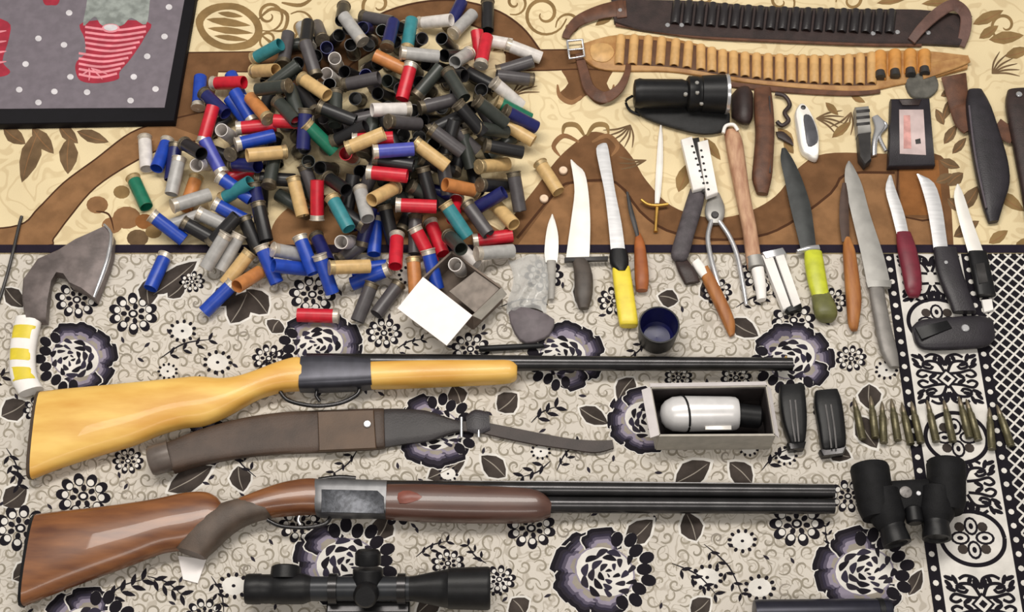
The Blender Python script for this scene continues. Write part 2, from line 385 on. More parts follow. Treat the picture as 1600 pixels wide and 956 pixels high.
for x, y, r in [(120, 468, 34), (208, 490, 38), (488, 460, 36), (850, 430, 30), (960, 470, 26), (130, 775, 42), (32, 825, 42), (830, 825, 38), (1245, 818, 42), (1325, 775, 30), (470, 820, 34), (735, 545, 30),
                (1240, 500, 34), (300, 440, 20), (420, 560, 26), (600, 520, 28), (1060, 590, 22), (1150, 590, 24), (890, 780, 20), (700, 880, 26), (1290, 640, 20), (60, 640, 24), (200, 720, 24), (320, 960, 30), (1380, 430, 22), (1300, 470, 24), (780, 905, 26), (620, 790, 36), (1190, 430, 30), (1120, 455, 24), (1330, 560, 24), (410, 920, 22), (-60, 560, 36), (-40, 1010, 40), (560, 1030, 40), (1000, 1040, 40), (1290, 1050, 40)]:
    blossom(x, y, r, 10, rnd.random())
for x, y, r in [(285, 517, 19), (340, 566, 20), (262, 580, 14), (700, 740, 14), (1160, 845, 20), (1105, 902, 22), (1187, 918, 22), (365, 915, 22), (776, 912, 20), (1385, 578, 16), (1228, 712, 16), (845, 705, 14), (1170, 700, 14),
                (640, 430, 16), (300, 805, 14), (400, 1010, 20), (840, 1030, 20)]:
    daisy(x, y, r, rnd.random())
for a in [(240, 460, 308, 408, 30), (232, 435, 232, 478, 30), (360, 505, 388, 455, 38), (418, 490, 385, 452, 36), (330, 475, 372, 448, 30), (436, 500, 425, 520, 30), (262, 465, 290, 440, 24), (372, 728, 380, 768, 32), (262, 768, 332, 728, 34), (2, 650, 42, 628, 34), (5, 790, 42, 762, 34),
          (668, 748, 728, 716, 34), (790, 745, 752, 712, 32), (1055, 755, 1110, 722, 38), (1175, 755, 1140, 722, 34), (720, 632, 708, 602, 30), (778, 642, 808, 615, 34), (990, 590, 965, 625, 32), (905, 637, 950, 662, 26), (978, 850, 1020, 812, 34), (1088, 845, 1072, 800, 34),
          (590, 842, 608, 806, 34), (850, 500, 815, 480, 30), (905, 480, 915, 425, 26), (1060, 470, 1028, 462, 26), (1098, 440, 1120, 470, 30), (1140, 500, 1185, 525, 28), (1358, 600, 1360, 640, 34), (1340, 650, 1370, 700, 34), (1290, 700, 1330, 715, 26), (-60, 660, -20, 690, 34),
          (20, 905, 60, 880, 30), (690, 930, 650, 960, 30), (820, 960, 800, 935, 36), (1080, 960, 1110, 935, 30), (600, 960, 640, 990, 34), (60, 1020, 100, 990, 30), (900, 1040, 940, 1000, 34), (8, 450, 36, 480, 26), (1420, 930, 1440, 890, 22)]:
    T.leaf(a[0] - (a[2] - a[0]) * .07, a[1] - (a[3] - a[1]) * .07, a[2] + (a[2] - a[0]) * .1, a[3] + (a[3] - a[1]) * .1, a[4] * 1.3, TWH, 1); T.leaf(a[0], a[1], a[2], a[3], a[4] * 1.08, TLF, 2, TGR)
for a in [(130, 700, 30, 745, 4, 22), (250, 560, 330, 530, 4, 16), (10, 700, 30, 760, 4, 18), (830, 660, 870, 635, 3, 20), (860, 720, 815, 745, 3, 18), (400, 745, 360, 690, 4, 16), (1190, 735, 1235, 700, 3, 20), (870, 735, 905, 690, 4, 14),
          (1050, 880, 1120, 930, 4, 18), (1100, 850, 1160, 930, 5, 16), (230, 900, 285, 930, 4, 22), (330, 900, 350, 960, 4, 16), (160, 940, 225, 905, 4, 24), (650, 870, 700, 845, 4, 14), (1300, 860, 1290, 820, 3, 12), (560, 700, 520, 740, 3, 14), (760, 880, 730, 850, 3, 14),
          (1010, 530, 980, 560, 3, 14), (620, 545, 660, 530, 3, 12), (390, 600, 450, 540, 4, 14), (780, 480, 850, 470, 4, 12), (1150, 480, 1210, 460, 4, 14), (-40, 610, 20, 580, 4, 18)]:
    sprig(*a)
for gy in range(30):                                    # small scrolls all over the ground
    for gx in range(64):
        x, y = -190 + gx * 25.5 + (gy % 2) * 12 + rnd.uniform(-5, 5), 405 + gy * 23 + rnd.uniform(-4, 4)
        if x < 1405 + (y - 500) * .13 and y < 1080: T.spiral(x, y, rnd.uniform(10, 15), rnd.uniform(.8, 1.15), rnd.uniform(0, 6.28), 3.4, TSC, 0, rnd.choice((-1, 1)))
for k in range(260):                                    # fine sprays between the flowers
    x, y = rnd.uniform(-150, 1395), rnd.uniform(400, 1080)
    if min(math.hypot(x - a, y - b) / r for a, b, r in roses) < 1.05: continue
    g = rnd.uniform(0, 6.28)
    if k % 3: T.leaf(x, y, x + 13 * math.cos(g), y + 11 * math.sin(g), 5, TDK, 1)
    else: T.spiral(x, y, rnd.uniform(9, 15), 1.1, g, 3.0, TGR, 0, rnd.choice((-1, 1)))
# ---- woven border along the right-hand edge, straight in the room
UX = PX(662, ZC)
xL, xR = P(1426, 662, ZC).x, P(1547, 612, ZC).x
def wrect(xa, xb, ya, yb_, m, layer):
    z = T.zz(layer); T.mb.add([(xa, ya, z), (xb, ya, z), (xb, yb_, z), (xa, yb_, z)], [(0, 1, 2, 3)], m)
def wpoly(pts, m, layer):
    a = sum(pts[i - 1][0] * pts[i][1] - pts[i][0] * pts[i - 1][1] for i in range(len(pts)))
    if a < 0: pts = pts[::-1]
    z = T.zz(layer); T.mb.add([(x, y, z) for x, y in pts], [tuple(range(len(pts)))], m)
def wdot(x, y, r, m, layer, sx=1.0, n=8): wpoly([(x + r * sx * math.cos(2 * math.pi * k / n), y + r * math.sin(2 * math.pi * k / n)) for k in range(n)], m, layer)
def wstroke(pts, w, m, layer):
    p = cat_rom([Vector((x, y, 0)) for x, y in pts], 5); n = len(p); z = T.zz(layer); v = []; f = []
    for i in range(n):
        d = p[min(i + 1, n - 1)] - p[max(i - 1, 0)]; nn = Vector((-d.y, d.x, 0)).normalized() * w / 2
        v += [(p[i].x + nn.x, p[i].y + nn.y, z), (p[i].x - nn.x, p[i].y - nn.y, z)]
    T.mb.add(v, [(2 * i + 1, 2 * i + 3, 2 * i + 2, 2 * i) for i in range(n - 1)], m)
wrect(xL - 9 * UX, x1, yb, YE, TWH, 9)
for xc in (xL, xR):
    wrect(xc - 9 * UX, xc + 9 * UX, yb, YE, TB, 12)
    y = YE - 0.008
    while y > yb:
        wdot(xc, y, 0.0042, TWH, 13); y -= 0.0205
wrect(xR + 9 * UX, x1, yb, YE, TB, 12)
s_ = 0.0185; k = 0                                                  # diagonal lattice
xa, xb = xR + 9 * UX, x1; W_ = xb - xa
y = yb - W_
while y < YE + W_:
    for sg in (1, -1):
        if sg > 0: p, q = [xa, y], [xb, y + W_]
        else: p, q = [xa, y], [xb, y - W_]
        pts = []
        t0, t1 = 0.0, 1.0
        lo_, hi_ = sorted((p[1], q[1]))
        dy = q[1] - p[1]
        ta, tb = (yb - p[1]) / dy, (YE - p[1]) / dy
        if ta > tb: ta, tb = tb, ta
        t0, t1 = max(t0, ta), min(t1, tb)
        if t1 > t0:
            A = (p[0] + (q[0] - p[0]) * t0, p[1] + dy * t0); B = (p[0] + (q[0] - p[0]) * t1, p[1] + dy * t1)
            h = 0.0021
            wpoly([(A[0], A[1] - h), (B[0], B[1] - h), (B[0], B[1] + h), (A[0], A[1] + h)], TWH, 13)
    y += s_
xm = (xL + xR) / 2; hw = (xR - xL) / 2 - 16 * UX                    # ornament between the dotted bands
y0_ = P(800, 592, ZC).y; per = y0_ - P(800, 944, ZC).y; dfl = P(800, 592, ZC).y - P(800, 684, ZC).y
def scrolls(yc, ky):
    for sx in (-1, 1):
        for sy in (-1, 1):
            def q2(a, b): return (xm + sx * a * hw, yc + sy * b * hw * ky)
            if q2(0, 1.45)[1] > YE - .002 or q2(0, 1.45)[1] < yb: continue
            wstroke([q2(.05, .40), q2(.25, .95), q2(.6, 1.0), q2(.72, .72), q2(.5, .58), q2(.4, .75)], .0046, TB, 13)
            wstroke([q2(.1, .30), q2(.45, .36), q2(.8, .5), q2(.95, .25), q2(.8, .1), q2(.62, .22)], .0044, TB, 13)
            wstroke([q2(.02, .75), q2(.1, 1.25), q2(.4, 1.42), q2(.62, 1.25)], .0044, TB, 13)
            for a, b, g in ((.9, .75, .5), (.95, 1.0, .9), (.75, 1.22, 1.2), (.45, .16, 2.6), (.3, 1.18, 1.9), (.92, 1.3, .4), (.15, 1.0, 1.4), (.6, .85, .3)):
                c_ = q2(a, b); g *= sx * sy
                wpoly([(c_[0] + .0078 * math.cos(u) * math.cos(g) - .0034 * math.sin(u) * math.sin(g), c_[1] + .0078 * math.cos(u) * math.sin(g) + .0034 * math.sin(u) * math.cos(g)) for u in [2 * math.pi * k / 8 for k in range(8)]], TB, 13)
for j in range(-2, 4):
    yc = y0_ - j * per
    if yb + .05 < yc < YE - .03:
        def pt(a, b): return (xm + a * hw, yc + b * hw)
        for k_, m_ in ((1.0, TB), (.72, TWH), (.38, TB)): wpoly([pt(0, .36 * k_), pt(.36 * k_, 0), pt(0, -.36 * k_), pt(-.36 * k_, 0)], m_, 14 + (0 if k_ == 1 else 1 if k_ > .5 else 2))
    scrolls(yc, .62); scrolls(yc - per / 2, .62)
    for ym in (yc - dfl, yc + dfl):                                 # four-petalled flower in an oval
        if not (yb + hw < ym < YE - hw): continue
        def pm(a, b): return (xm + a * hw, ym + b * hw)
        wstroke([pm(.98 * math.cos(u), .86 * math.sin(u)) for u in [2 * math.pi * k / 16 for k in range(17)]], .006, TB, 13)
        for k in range(4):
            u = k * math.pi / 2; c_ = (.38 * math.cos(u), .38 * math.sin(u))
            pe = lambda r1, r2: [pm(c_[0] + r1 * math.cos(w) * math.cos(u) - r2 * math.sin(w) * math.sin(u), c_[1] + r1 * math.cos(w) * math.sin(u) + r2 * math.sin(w) * math.cos(u)) for w in [2 * math.pi * i / 12 for i in range(12)]]
            wpoly(pe(.3, .22), TB, 14); wpoly(pe(.22, .15), TWH, 15); wpoly(pe(.1, .07), TB, 16)
            u2 = u + math.pi / 4; wpoly([pm(.5 * math.cos(u2) + .16 * math.cos(w), .5 * math.sin(u2) + .16 * math.sin(w)) for w in [2 * math.pi * i / 10 for i in range(10)]], TLF, 13)
tc_ = tag(T.mb.build('tablecloth', tmats, smooth=None), 'cream tablecloth printed with dark roses and a black lattice border', 'tablecloth')

# ---------------------------------------------------------------- the cream and brown carpet
K = Print(ZK)
KB, KL, KO, KT, KX, KR, KC = 1, 2, 3, 4, 5, 6, 7
kmats = [tex_mat('carpet_ground', (230, 212, 172), (216, 196, 156), 16, 4.0, 0.18), cloth('carpet_brown', (112, 80, 54), .15), cloth('carpet_dark_line', (74, 48, 32)), cloth('carpet_olive', (138, 112, 74), .15),
         cloth('carpet_taupe', (112, 90, 66), .2), cloth('carpet_tan', (138, 102, 70), .15), cloth('carpet_rust', (136, 90, 52), .15), cloth('carpet_cream', (228, 210, 172), .08)]
yt = P(800, -560, ZK).y; kx0, kx1 = P(-360, 100, ZK).x, P(1960, 100, ZK).x
K.mb.add([(kx0, YE + .0005, 0.0002), (kx1, YE + .0005, 0.0002), (kx1, yt, 0.0002), (kx0, yt, 0.0002), (kx0, YE + .0005, ZK), (kx1, YE + .0005, ZK), (kx1, yt, ZK), (kx0, yt, ZK)],
         [(3, 2, 1, 0), (4, 5, 6, 7), (0, 1, 5, 4), (1, 2, 6, 5), (2, 3, 7, 6), (3, 0, 4, 7)], 0)
def band(up, lo, m, layer, edge=None, w=3):
    u = [(p.x, p.y) for p in cat_rom([Vector((x, y, 0)) for x, y in up], 5)]; l = [(p.x, p.y) for p in cat_rom([Vector((x, y, 0)) for x, y in lo], 5)]
    K.poly(u + l[::-1], m, layer)
    if edge is not None:
        K.stroke(up, w, edge, layer + 1, 5, False); K.stroke(lo, w, edge, layer + 1, 5, False)
# left: horizontal bar, then the curved band sweeping down to the edge
band([(150, 82), (300, 82), (480, 80), (560, 82)], [(150, 110), (300, 112), (480, 112), (560, 112)], KB, 0, KL, 2)
band([(262, 84), (268, 140), (262, 195)], [(345, 84), (335, 150), (318, 215)], KB, 1)
band([(330, 172), (262, 188), (205, 207), (150, 248), (100, 285), (60, 325), (28, 352), (-60, 358), (-300, 360)], [(340, 215), (268, 228), (215, 250), (150, 292), (108, 340), (84, 372), (70, 384), (-60, 384), (-300, 384)], KX, 0, KL, 2.5)
# arch under the heap
band([(440, 150), (470, 95), (540, 50), (620, 12), (700, 0), (770, 14), (815, 42), (845, 80)], [(520, 170), (540, 110), (590, 75), (640, 48), (700, 32), (745, 42), (775, 62), (795, 92)], KB, 1, KL, 3)
band([(790, 78), (850, 78), (905, 78), (960, 84)], [(790, 110), (850, 110), (905, 108), (960, 110)], KB, 2, KL, 2)
# brown medallion flare in the middle
band([(420, 384), (430, 345), (470, 315), (560, 300), (700, 320), (790, 365)], [(430, 385), (450, 385), (480, 385), (560, 385), (700, 385), (790, 385)], KX, 0)
band([(770, 384), (800, 340), (835, 296), (868, 252), (895, 226), (925, 206), (960, 216), (988, 246), (1010, 282), (1050, 322), (1110, 340), (1165, 332), (1212, 306), (1248, 262), (1290, 240), (1380, 240), (1470, 243), (1484, 300), (1490, 384)],
     [(772, 385), (800, 385), (835, 385), (868, 385), (895, 385), (925, 385), (960, 385), (988, 385), (1010, 385), (1050, 385), (1110, 385), (1165, 385), (1212, 385), (1248, 385), (1290, 385), (1380, 385), (1470, 385), (1484, 385), (1490, 385.4)], KB, 0)
K.poly([(808, 384), (868, 303), (895, 285), (962, 285), (1000, 330), (1042, 362), (1110, 378), (1180, 370), (1232, 350), (1298, 302), (1322, 272), (1398, 270), (1404, 340), (1470, 342), (1478, 384)], KX, 1)
K.stroke([(808, 372), (868, 300), (895, 285), (962, 285), (1000, 330), (1042, 360), (1110, 374), (1180, 370), (1232, 350), (1298, 302), (1322, 272), (1398, 270)], 4, KL, 2, 3, False)
K.poly([(1404, 250), (1466, 250), (1474, 336), (1408, 336)], KR, 1); K.stroke([(1404, 250), (1408, 338), (1474, 340)], 3, KL, 2, 2, False)
# fleur motif with curled ends
K.poly([(880, 104), (955, 104), (948, 130), (958, 150), (935, 160), (918, 148), (900, 160), (872, 150), (888, 130)], KB, 1, 3)
for sg in (-1, 1):
    K.stroke([(915 + sg * 6, 150), (915 + sg * 22, 160), (915 + sg * 40, 150), (915 + sg * 44, 132)], 8, KX, 2); K.stroke([(915 + sg * 2, 212), (915 + sg * 14, 196), (915 + sg * 32, 196), (915 + sg * 36, 210)], 8, KO, 2)
    K.stroke([(915 + sg * 10, 222), (915 + sg * 34, 212), (915 + sg * 50, 228), (915 + sg * 40, 244)], 8, KX, 3)
# scrolls, leaves and grasses
K.poly([(306, 30), (330, 8), (372, 6), (402, 26), (410, 52), (392, 74), (350, 78), (318, 62)], KO, 1, 4)
K.poly([(318, 34), (338, 18), (368, 16), (392, 32), (398, 50), (384, 64), (352, 68), (326, 54)], KC, 2, 4)
for a in [(322, 30, 392, 40, 13), (324, 44, 396, 52, 11), (334, 56, 388, 63, 9), (340, 20, 380, 26, 9)]: K.leaf(*a, KO, 3)
for a in [[(404, 30), (424, 14), (448, 22), (444, 46), (424, 48)], [(410, 56), (432, 70), (456, 62), (470, 42)], [(300, 8), (320, -10), (350, -8)], [(440, 4), (470, 8), (492, -6)], [(468, 66), (452, 78), (432, 76)]]: K.stroke(a, 6, KO, 2)
for cx, cy, r, tn, a0, w, sg in [(420, 24, 26, 1.4, 2, 5, -1), (470, 40, 24, 1.2, 4, 5, 1), (590, 8, 30, 1.2, 1, 6, 1), (850, 22, 36, 1.5, .2, 6, 1), (805, 4, 20, 1.3, 2, 5, -1), (890, 40, 22, 1.1, 3, 5, 1), (1570, 40, 26, 1.2, 1, 5, 1), (420, 62, 18, 1.2, 1, 4, 1),
                                   (330, -60, 44, 1.4, 2, 6, 1), (520, -50, 44, 1.4, 3, 6, -1), (720, -70, 48, 1.4, 1, 6, 1), (930, -50, 44, 1.4, 2, 6, -1), (1150, -60, 44, 1.4, 0, 6, 1), (1380, -60, 44, 1.4, 3, 6, -1), (1000, -6, 20, 1.2, 0, 5, 1), (1100, -4, 22, 1.2, 2, 5, 1), (1220, 2, 24, 1.2, 1, 5, -1), (1330, 0, 24, 1.2, 3, 5, 1)]:
    K.spiral(cx, cy, r, tn, a0, w, KO, 1, sg)
for a in [(60, 205, 34, 285, 32), (50, 200, 84, 240, 24), (108, 215, 106, 272, 30), (92, 196, 122, 224, 20), (120, 205, 170, 222, 20), (5, 200, 40, 225, 24), (1545, 62, 1600, 55, 20), (1570, 88, 1610, 76, 18), (1440, 6, 1500, 0, 14), (1520, 38, 1568, 16, 18),
          (1300, 215, 1330, 190, 14), (1475, 225, 1495, 195, 16), (1475, 195, 1462, 170, 14), (1488, 240, 1510, 215, 14), (1500, 330, 1530, 290, 22), (1505, 270, 1480, 290, 20), (1490, 370, 1530, 345, 22), (1560, 300, 1600, 330, 20), (1240, 225, 1215, 200, 18), (1290, 160, 1310, 180, 12), (1060, 300, 1075, 255, 22), (1135, 190, 1160, 240, 20),
          (1468, 250, 1500, 262, 16), (1462, 285, 1490, 272, 16), (1470, 150, 1490, 140, 12), (1480, 310, 1506, 330, 18), (1545, 380, 1575, 360, 18), (1585, 395, 1610, 370, 18), (1530, 60, 1560, 40, 16), (1330, 150, 1352, 160, 10), (1225, 220, 1240, 240, 14), (1490, 150, 1472, 190, 14), (1100, 215, 1126, 250, 16), (960, 20, 930, 40, 14), (800, 60, 770, 80, 12), (-60, 230, -20, 270, 30), (1650, 160, 1690, 120, 24), (1640, 320, 1690, 350, 24), (1370, 5, 1420, -4, 12)]:
    K.leaf(*a, KT if a[0] < 300 or 1460 < a[0] < 1520 else KO, 2, KX)
for (cx, cy, a0, n) in [(985, 195, 2.2, 6), (1550, 115, -.6, 6), (1275, 185, 0.2, 5), (800, 150, -0.6, 4), (1010, 250, 3.0, 3), (1330, 175, 2.0, 4)]:
    for k in range(n):
        g = a0 + (k - n / 2) * .28; K.stroke([(cx, cy), (cx + 22 * math.cos(g), cy + 18 * math.sin(g)), (cx + 44 * math.cos(g + .15), cy + 36 * math.sin(g + .15))], 3, KT, 2)
for cx, cy, r, m_ in [(152, 320, 17, KX), (190, 300, 13, KO), (198, 340, 22, KX), (226, 346, 15, KR), (215, 372, 17, KT), (175, 352, 16, KX), (240, 362, 13, KO), (160, 372, 16, KT)]: K.ell(cx, cy, r, r * .8, m_, 1)
K.stroke([(150, 330), (170, 335), (178, 360)], 3, KL, 3)
for k in range(46):
    x, y = rnd.uniform(-300, 1900), rnd.uniform(-420, -20); K.leaf(x, y, x + rnd.uniform(-50, 50), y + rnd.uniform(-40, 40) + 5, 18, rnd.choice((KO, KT)), 2, KX)
carpet = tag(K.mb.build('carpet', kmats, smooth=None), 'cream carpet with brown bands, scrolls and leaves under the shell heap', 'carpet')
ybind = YE + .0008
yb2 = P(800, 383, ZK).y
vv = [(kx0, ybind, ZK + .0006), (kx1, ybind, ZK + .0006), (kx1, yb2, ZK + .0006), (kx0, yb2, ZK + .0006), (kx0, ybind, ZK + .0016), (kx1, ybind, ZK + .0016), (kx1, yb2, ZK + .0016), (kx0, yb2, ZK + .0016)]
bd = obj('edge_binding', vv, [(3, 2, 1, 0), (4, 5, 6, 7), (0, 1, 5, 4), (1, 2, 6, 5), (2, 3, 7, 6), (3, 0, 4, 7)], cloth('binding_dark', (38, 32, 44)), carpet, smooth=None)
bd['label'] = 'dark carpet edge binding'

# ================================================================== THE HEAP OF SHOTGUN SHELLS
HR, HL = 0.0107, 0.062
def shell_meshes(colmat):
    n = 18; h = HL / 2
    hb = MB(); bb = MB()
    v, f = lathe_geo((-h, 0, 0), (h, 0, 0), [(0.02, HR * .97), (0.25, HR), (0.97, HR), (1.0, HR * .985), (1.0, HR * .88), (0.96, HR * .86), (0.3, HR * .86)], n, False)
    hb.add(v, f); hb.add([v[6 * n + k] for k in range(n)], [tuple(range(n))])
    v, f = lathe_geo((-h, 0, 0), (h, 0, 0), [(0.0, HR * .34), (-0.004, HR * .36), (-0.004, HR * 1.08), (0.006, HR * 1.13), (0.022, HR * 1.13), (0.03, HR * 1.02), (0.13, HR * 1.02), (0.135, HR * .98)], n, True)
    bb.add(v, f)
    def mk(b, nm, m):
        me = bpy.data.meshes.new(nm); me.from_pydata(b.v, [], b.f); me.materials.append(m); me.update()
        me.polygons.foreach_set('use_smooth', [True] * len(me.polygons)); me.set_sharp_from_angle(angle=math.radians(40)); return me
    return mk(hb, 'hull', colmat), bb, mk
SC = {'B': ('blue', (28, 66, 168)), 'N': ('navy', (30, 34, 92)), 'R': ('red', (196, 30, 48)), 'K': ('black', (30, 29, 31)), 'G': ('dark green-grey', (54, 58, 54)), 'D': ('charcoal grey', (78, 74, 76)), 'Y': ('pale grey', (168, 166, 164)),
      'W': ('whitish', (216, 210, 206)), 'T': ('tan', (206, 172, 118)), 'E': ('green', (26, 110, 84)), 'C': ('teal', (52, 128, 136)), 'O': ('brownish orange', (190, 124, 70)), 'P': ('violet-blue', (72, 78, 168))}
SM = {}
M_steelhead = mat('steel_head', (206, 196, 182), 0.35, 0.5, 0.1, 200)
M_dullhead = mat('dull_head', (112, 102, 86), 0.4, 0.6, 0.2, 200)
M_brasshead = mat('pale_brass_head', (190, 166, 124), 0.38, 0.5, 0.15, 200)
for key, (nm, c) in SC.items():
    hm, bb, mk = shell_meshes(mat('hull_' + nm.replace(' ', '_').replace('-', '_'), c, 0.36, 0, 0.1, 90, c2=None))
    SM[key] = (hm, mk(bb, 'brass_head', M_steelhead if key in 'WYBPR' else (M_dullhead if key in 'KGDN' else M_brasshead)))
TS = np.linspace(-1, 1, 9)
MS = np.linspace(-.75, .75, 41)
PTS = [np.zeros((0, 3))]         # sample points on the axes of the shells placed so far
def drop(c, d, h, zf, r=HR * 1.04):
    pts = c[None] + d[None] * (h * TS)[:, None]; req = np.full(len(TS), zf + r); q = PTS[0]
    q = q[np.hypot(q[:, 0] - c[0], q[:, 1] - c[1]) < h + 2 * r]
    if len(q):
        d2 = (q[None, :, 0] - pts[:, None, 0]) ** 2 + (q[None, :, 1] - pts[:, None, 1]) ** 2
        need = np.where(d2 < 4 * r * r, q[None, :, 2] + np.sqrt(np.maximum(4 * r * r - d2, 0)), -1)
        req = np.maximum(req, need.max(axis=1))
    zs = (req[None] - MS[:, None] * h * TS[None]).max(axis=1) + 1e-4 * np.abs(MS); k = int(zs.argmin())
    return float(zs[k]), float(MS[k])
def clear(a, b, dist):
    q = PTS[0]
    if not len(q): return True
    w = np.array(a)[None] + (np.array(b) - np.array(a))[None] * ((TS + 1) / 2)[:, None]
    return ((q[None] - w[:, None]) ** 2).sum(axis=2).min() >= dist * dist
NSHELL = [0]
ZONES = [(P(x, y, 0), t) for x, y, t in ((310, 150, 'in the heap beside the dotted board'), (250, 290, 'in the heap near the green shell'), (350, 370, 'in the heap towards the axe'), (480, 260, 'in the heap next to upright tan shells'),
         (500, 400, 'below the heap behind the pale stock'), (660, 370, 'in the heap behind the white flap'), (570, 120, 'among the upright mouths of the heap'), (760, 80, 'in the heap towards the tan belt buckle'), (640, 230, 'in the heap middle'), (780, 200, 'in the heap facing the torch'), (770, 320, 'in the heap beside the broad knife'), (500, 50, 'at the back of the heap'))]
hr = random.Random(3)
def add_shell(key, a, b, upright=False, place='heap', label=None, group=None):
    """a = head end, b = mouth end (world, axis)"""
    hm, bm = SM[key]; o = bpy.data.objects.new('shotgun_shell', hm); COL.objects.link(o)
    o.location = (a + b) / 2; o.rotation_euler = (b - a).to_track_quat('X', 'Z').to_euler()
    k = bpy.data.objects.new('brass_head', bm); COL.objects.link(k); k.parent = o
    nm = SC[key][0]
    if label is None:
        m_ = (a + b) / 2; zone = min(ZONES, key=lambda q: (q[0] - Vector((m_.x, m_.y, 0))).length)[1]
        if upright: label, group = f'spent {nm} shotgun shell standing mouth up {zone}', f'{nm} shells standing {zone}'
        elif place == 'heap': label, group = f'spent {nm} shotgun shell lying {zone}', f'{nm} shells lying {zone}'
        else: label, group = f'spent {nm} shotgun shell on the floral cloth {zone}', f'{nm} shells on the floral cloth {zone}'
    tag(o, label, 'shotgun shell', group); NSHELL[0] += 1
    A, B = np.array(a), np.array(b); PTS[0] = np.vstack([PTS[0], A[None] + (B - A)[None] * ((TS + 1) / 2)[:, None]]); return o
def lay(key, hx, hy, mx, my, label=None, group=None, place=None, spread=16):
    """head pixel -> mouth pixel; settles into the lowest spot close by"""
    best = None; onc = (hy + my) / 2 > 404
    for t in range(46):
        ox, oy, ro = (0, 0, 0) if t == 0 else (hr.uniform(-spread, spread), hr.uniform(-spread, spread), hr.uniform(-.35, .35))
        cx, cy = (hx + mx) / 2 + ox, (hy + my) / 2 + oy
        zf = ZC + .002 if cy > 402 else ZK + .002; z = 0.025
        for it in range(2):
            c = P(cx, cy, z); dd = P(mx, my, z) - P(hx, hy, z); ang = math.atan2(dd.y, dd.x) + ro
            d = Vector((math.cos(ang), math.sin(ang), 0)); z, m_ = drop(np.array(c)[:2], np.array(d)[:2], HL / 2, zf, HR * .96)
        cost = z + 0.0011 * math.hypot(ox, oy) + 0.02 * abs(ro) + max(0, z - .06) * 3
        d3 = Vector((d.x, d.y, m_)).normalized() * HL / 2; cc = P(cx, cy, z)
        if not clear(cc - d3, cc + d3, 2 * HR * .88): cost += .05
        if best is None or cost < best[0]: best = (cost, cx, cy, z, m_, d)
    _, cx, cy, z, m_, d = best
    d3 = Vector((d.x, d.y, m_)).normalized() * HL / 2; c = P(cx, cy, z)
    return add_shell(key, c - d3, c + d3, False, place or ('cloth' if onc else 'heap'), label, group)
def stand(key, mx, my, lean=0.45, az=-1.57):
    """mouth pixel of a shell standing in the heap, leaning towards az"""
    d = Vector((math.sin(lean) * math.cos(az), math.sin(lean) * math.sin(az), math.cos(lean)))
    zt = ZK + .002 + HL * d.z + HR * math.sin(lean); b = P(mx, my, zt); a = b - d * HL
    if not clear(a, b, 2 * HR * .97): return None
    return add_shell(key, a, b, True)
RINGS = []
for a in [('K', 548, 70), ('W', 523, 91), ('K', 538, 112), ('W', 563, 97), ('W', 510, 115), ('K', 568, 118), ('K', 555, 154), ('K', 590, 146), ('W', 616, 150), ('K', 607, 168), ('G', 605, 126), ('W', 670, 163), ('K', 655, 128), ('K', 690, 168), ('K', 472, 207), ('K', 476, 231), ('G', 482, 252),
          ('K', 519, 220), ('K', 562, 268), ('W', 346, 203), ('W', 307, 258), ('W', 533, 378), ('R', 540, 240), ('K', 752, 140), ('K', 738, 168), ('K', 530, 55), ('K', 590, 100), ('K', 640, 168), ('D', 660, 60), ('G', 655, 85), ('K', 500, 262), ('W', 509, 139), ('K', 690, 60)]:
    if a[1] > 440: RINGS.append(a[1:])
    stand(*a, lean=hr.uniform(.35, .65), az=-1.57 + hr.uniform(-.7, .7))
n0 = 0
for k in range(900):                                    # more dark mouths packed in the middle of the heap
    t, r = hr.uniform(0, 6.283), math.sqrt(hr.random())
    x, y = 590 + 150 * r * math.cos(t), 150 + 112 * r * math.sin(t)
    if stand(hr.choice('KKKKGDDN'), x, y, hr.uniform(.25, .8), hr.uniform(-2.6, -.5)): n0 += 1
    if n0 >= 46: break
sw = stand('W', 711, 413, .4, -1.9)
if sw: tag(sw, 'whitish shell standing mouth up inside the open grey carton', 'shotgun shell', 'shell in the carton')
# heap lying shells: under layer first
under = []
for k in range(1500):
    t, r = hr.uniform(0, 6.283), math.sqrt(hr.random())
    x, y = 565 + 225 * r * math.cos(t), 205 + 150 * r * math.sin(t)
    if x < 430 and y < 110: continue
    g = hr.uniform(0, 6.283); c = P(x, y, .015)
    d = Vector((math.cos(g), math.sin(g), 0)) * HL / 2; zc = ZK + .001 + HR * 1.12; c = Vector((c.x, c.y, zc))
    if clear(c - d, c + d, 2 * HR):
        add_shell(hr.choice('KKKKGGDDNBTR' if x > 430 else 'BBNKKGRD'), c - d, c + d)
        under.append(1)
    if len(under) >= 60: break
for k in range(46):
    t, r = hr.uniform(0, 6.283), math.sqrt(hr.random()); g = hr.uniform(0, 6.283)
    x, y = 600 + 165 * r * math.cos(t), 185 + 120 * r * math.sin(t)
    if min(math.hypot(x - a, y - b) for a, b in RINGS) < 27: continue
    lay(hr.choice('KKKKGGDDK'), x - 30 * math.cos(g), y - 26 * math.sin(g), x + 30 * math.cos(g), y + 26 * math.sin(g))
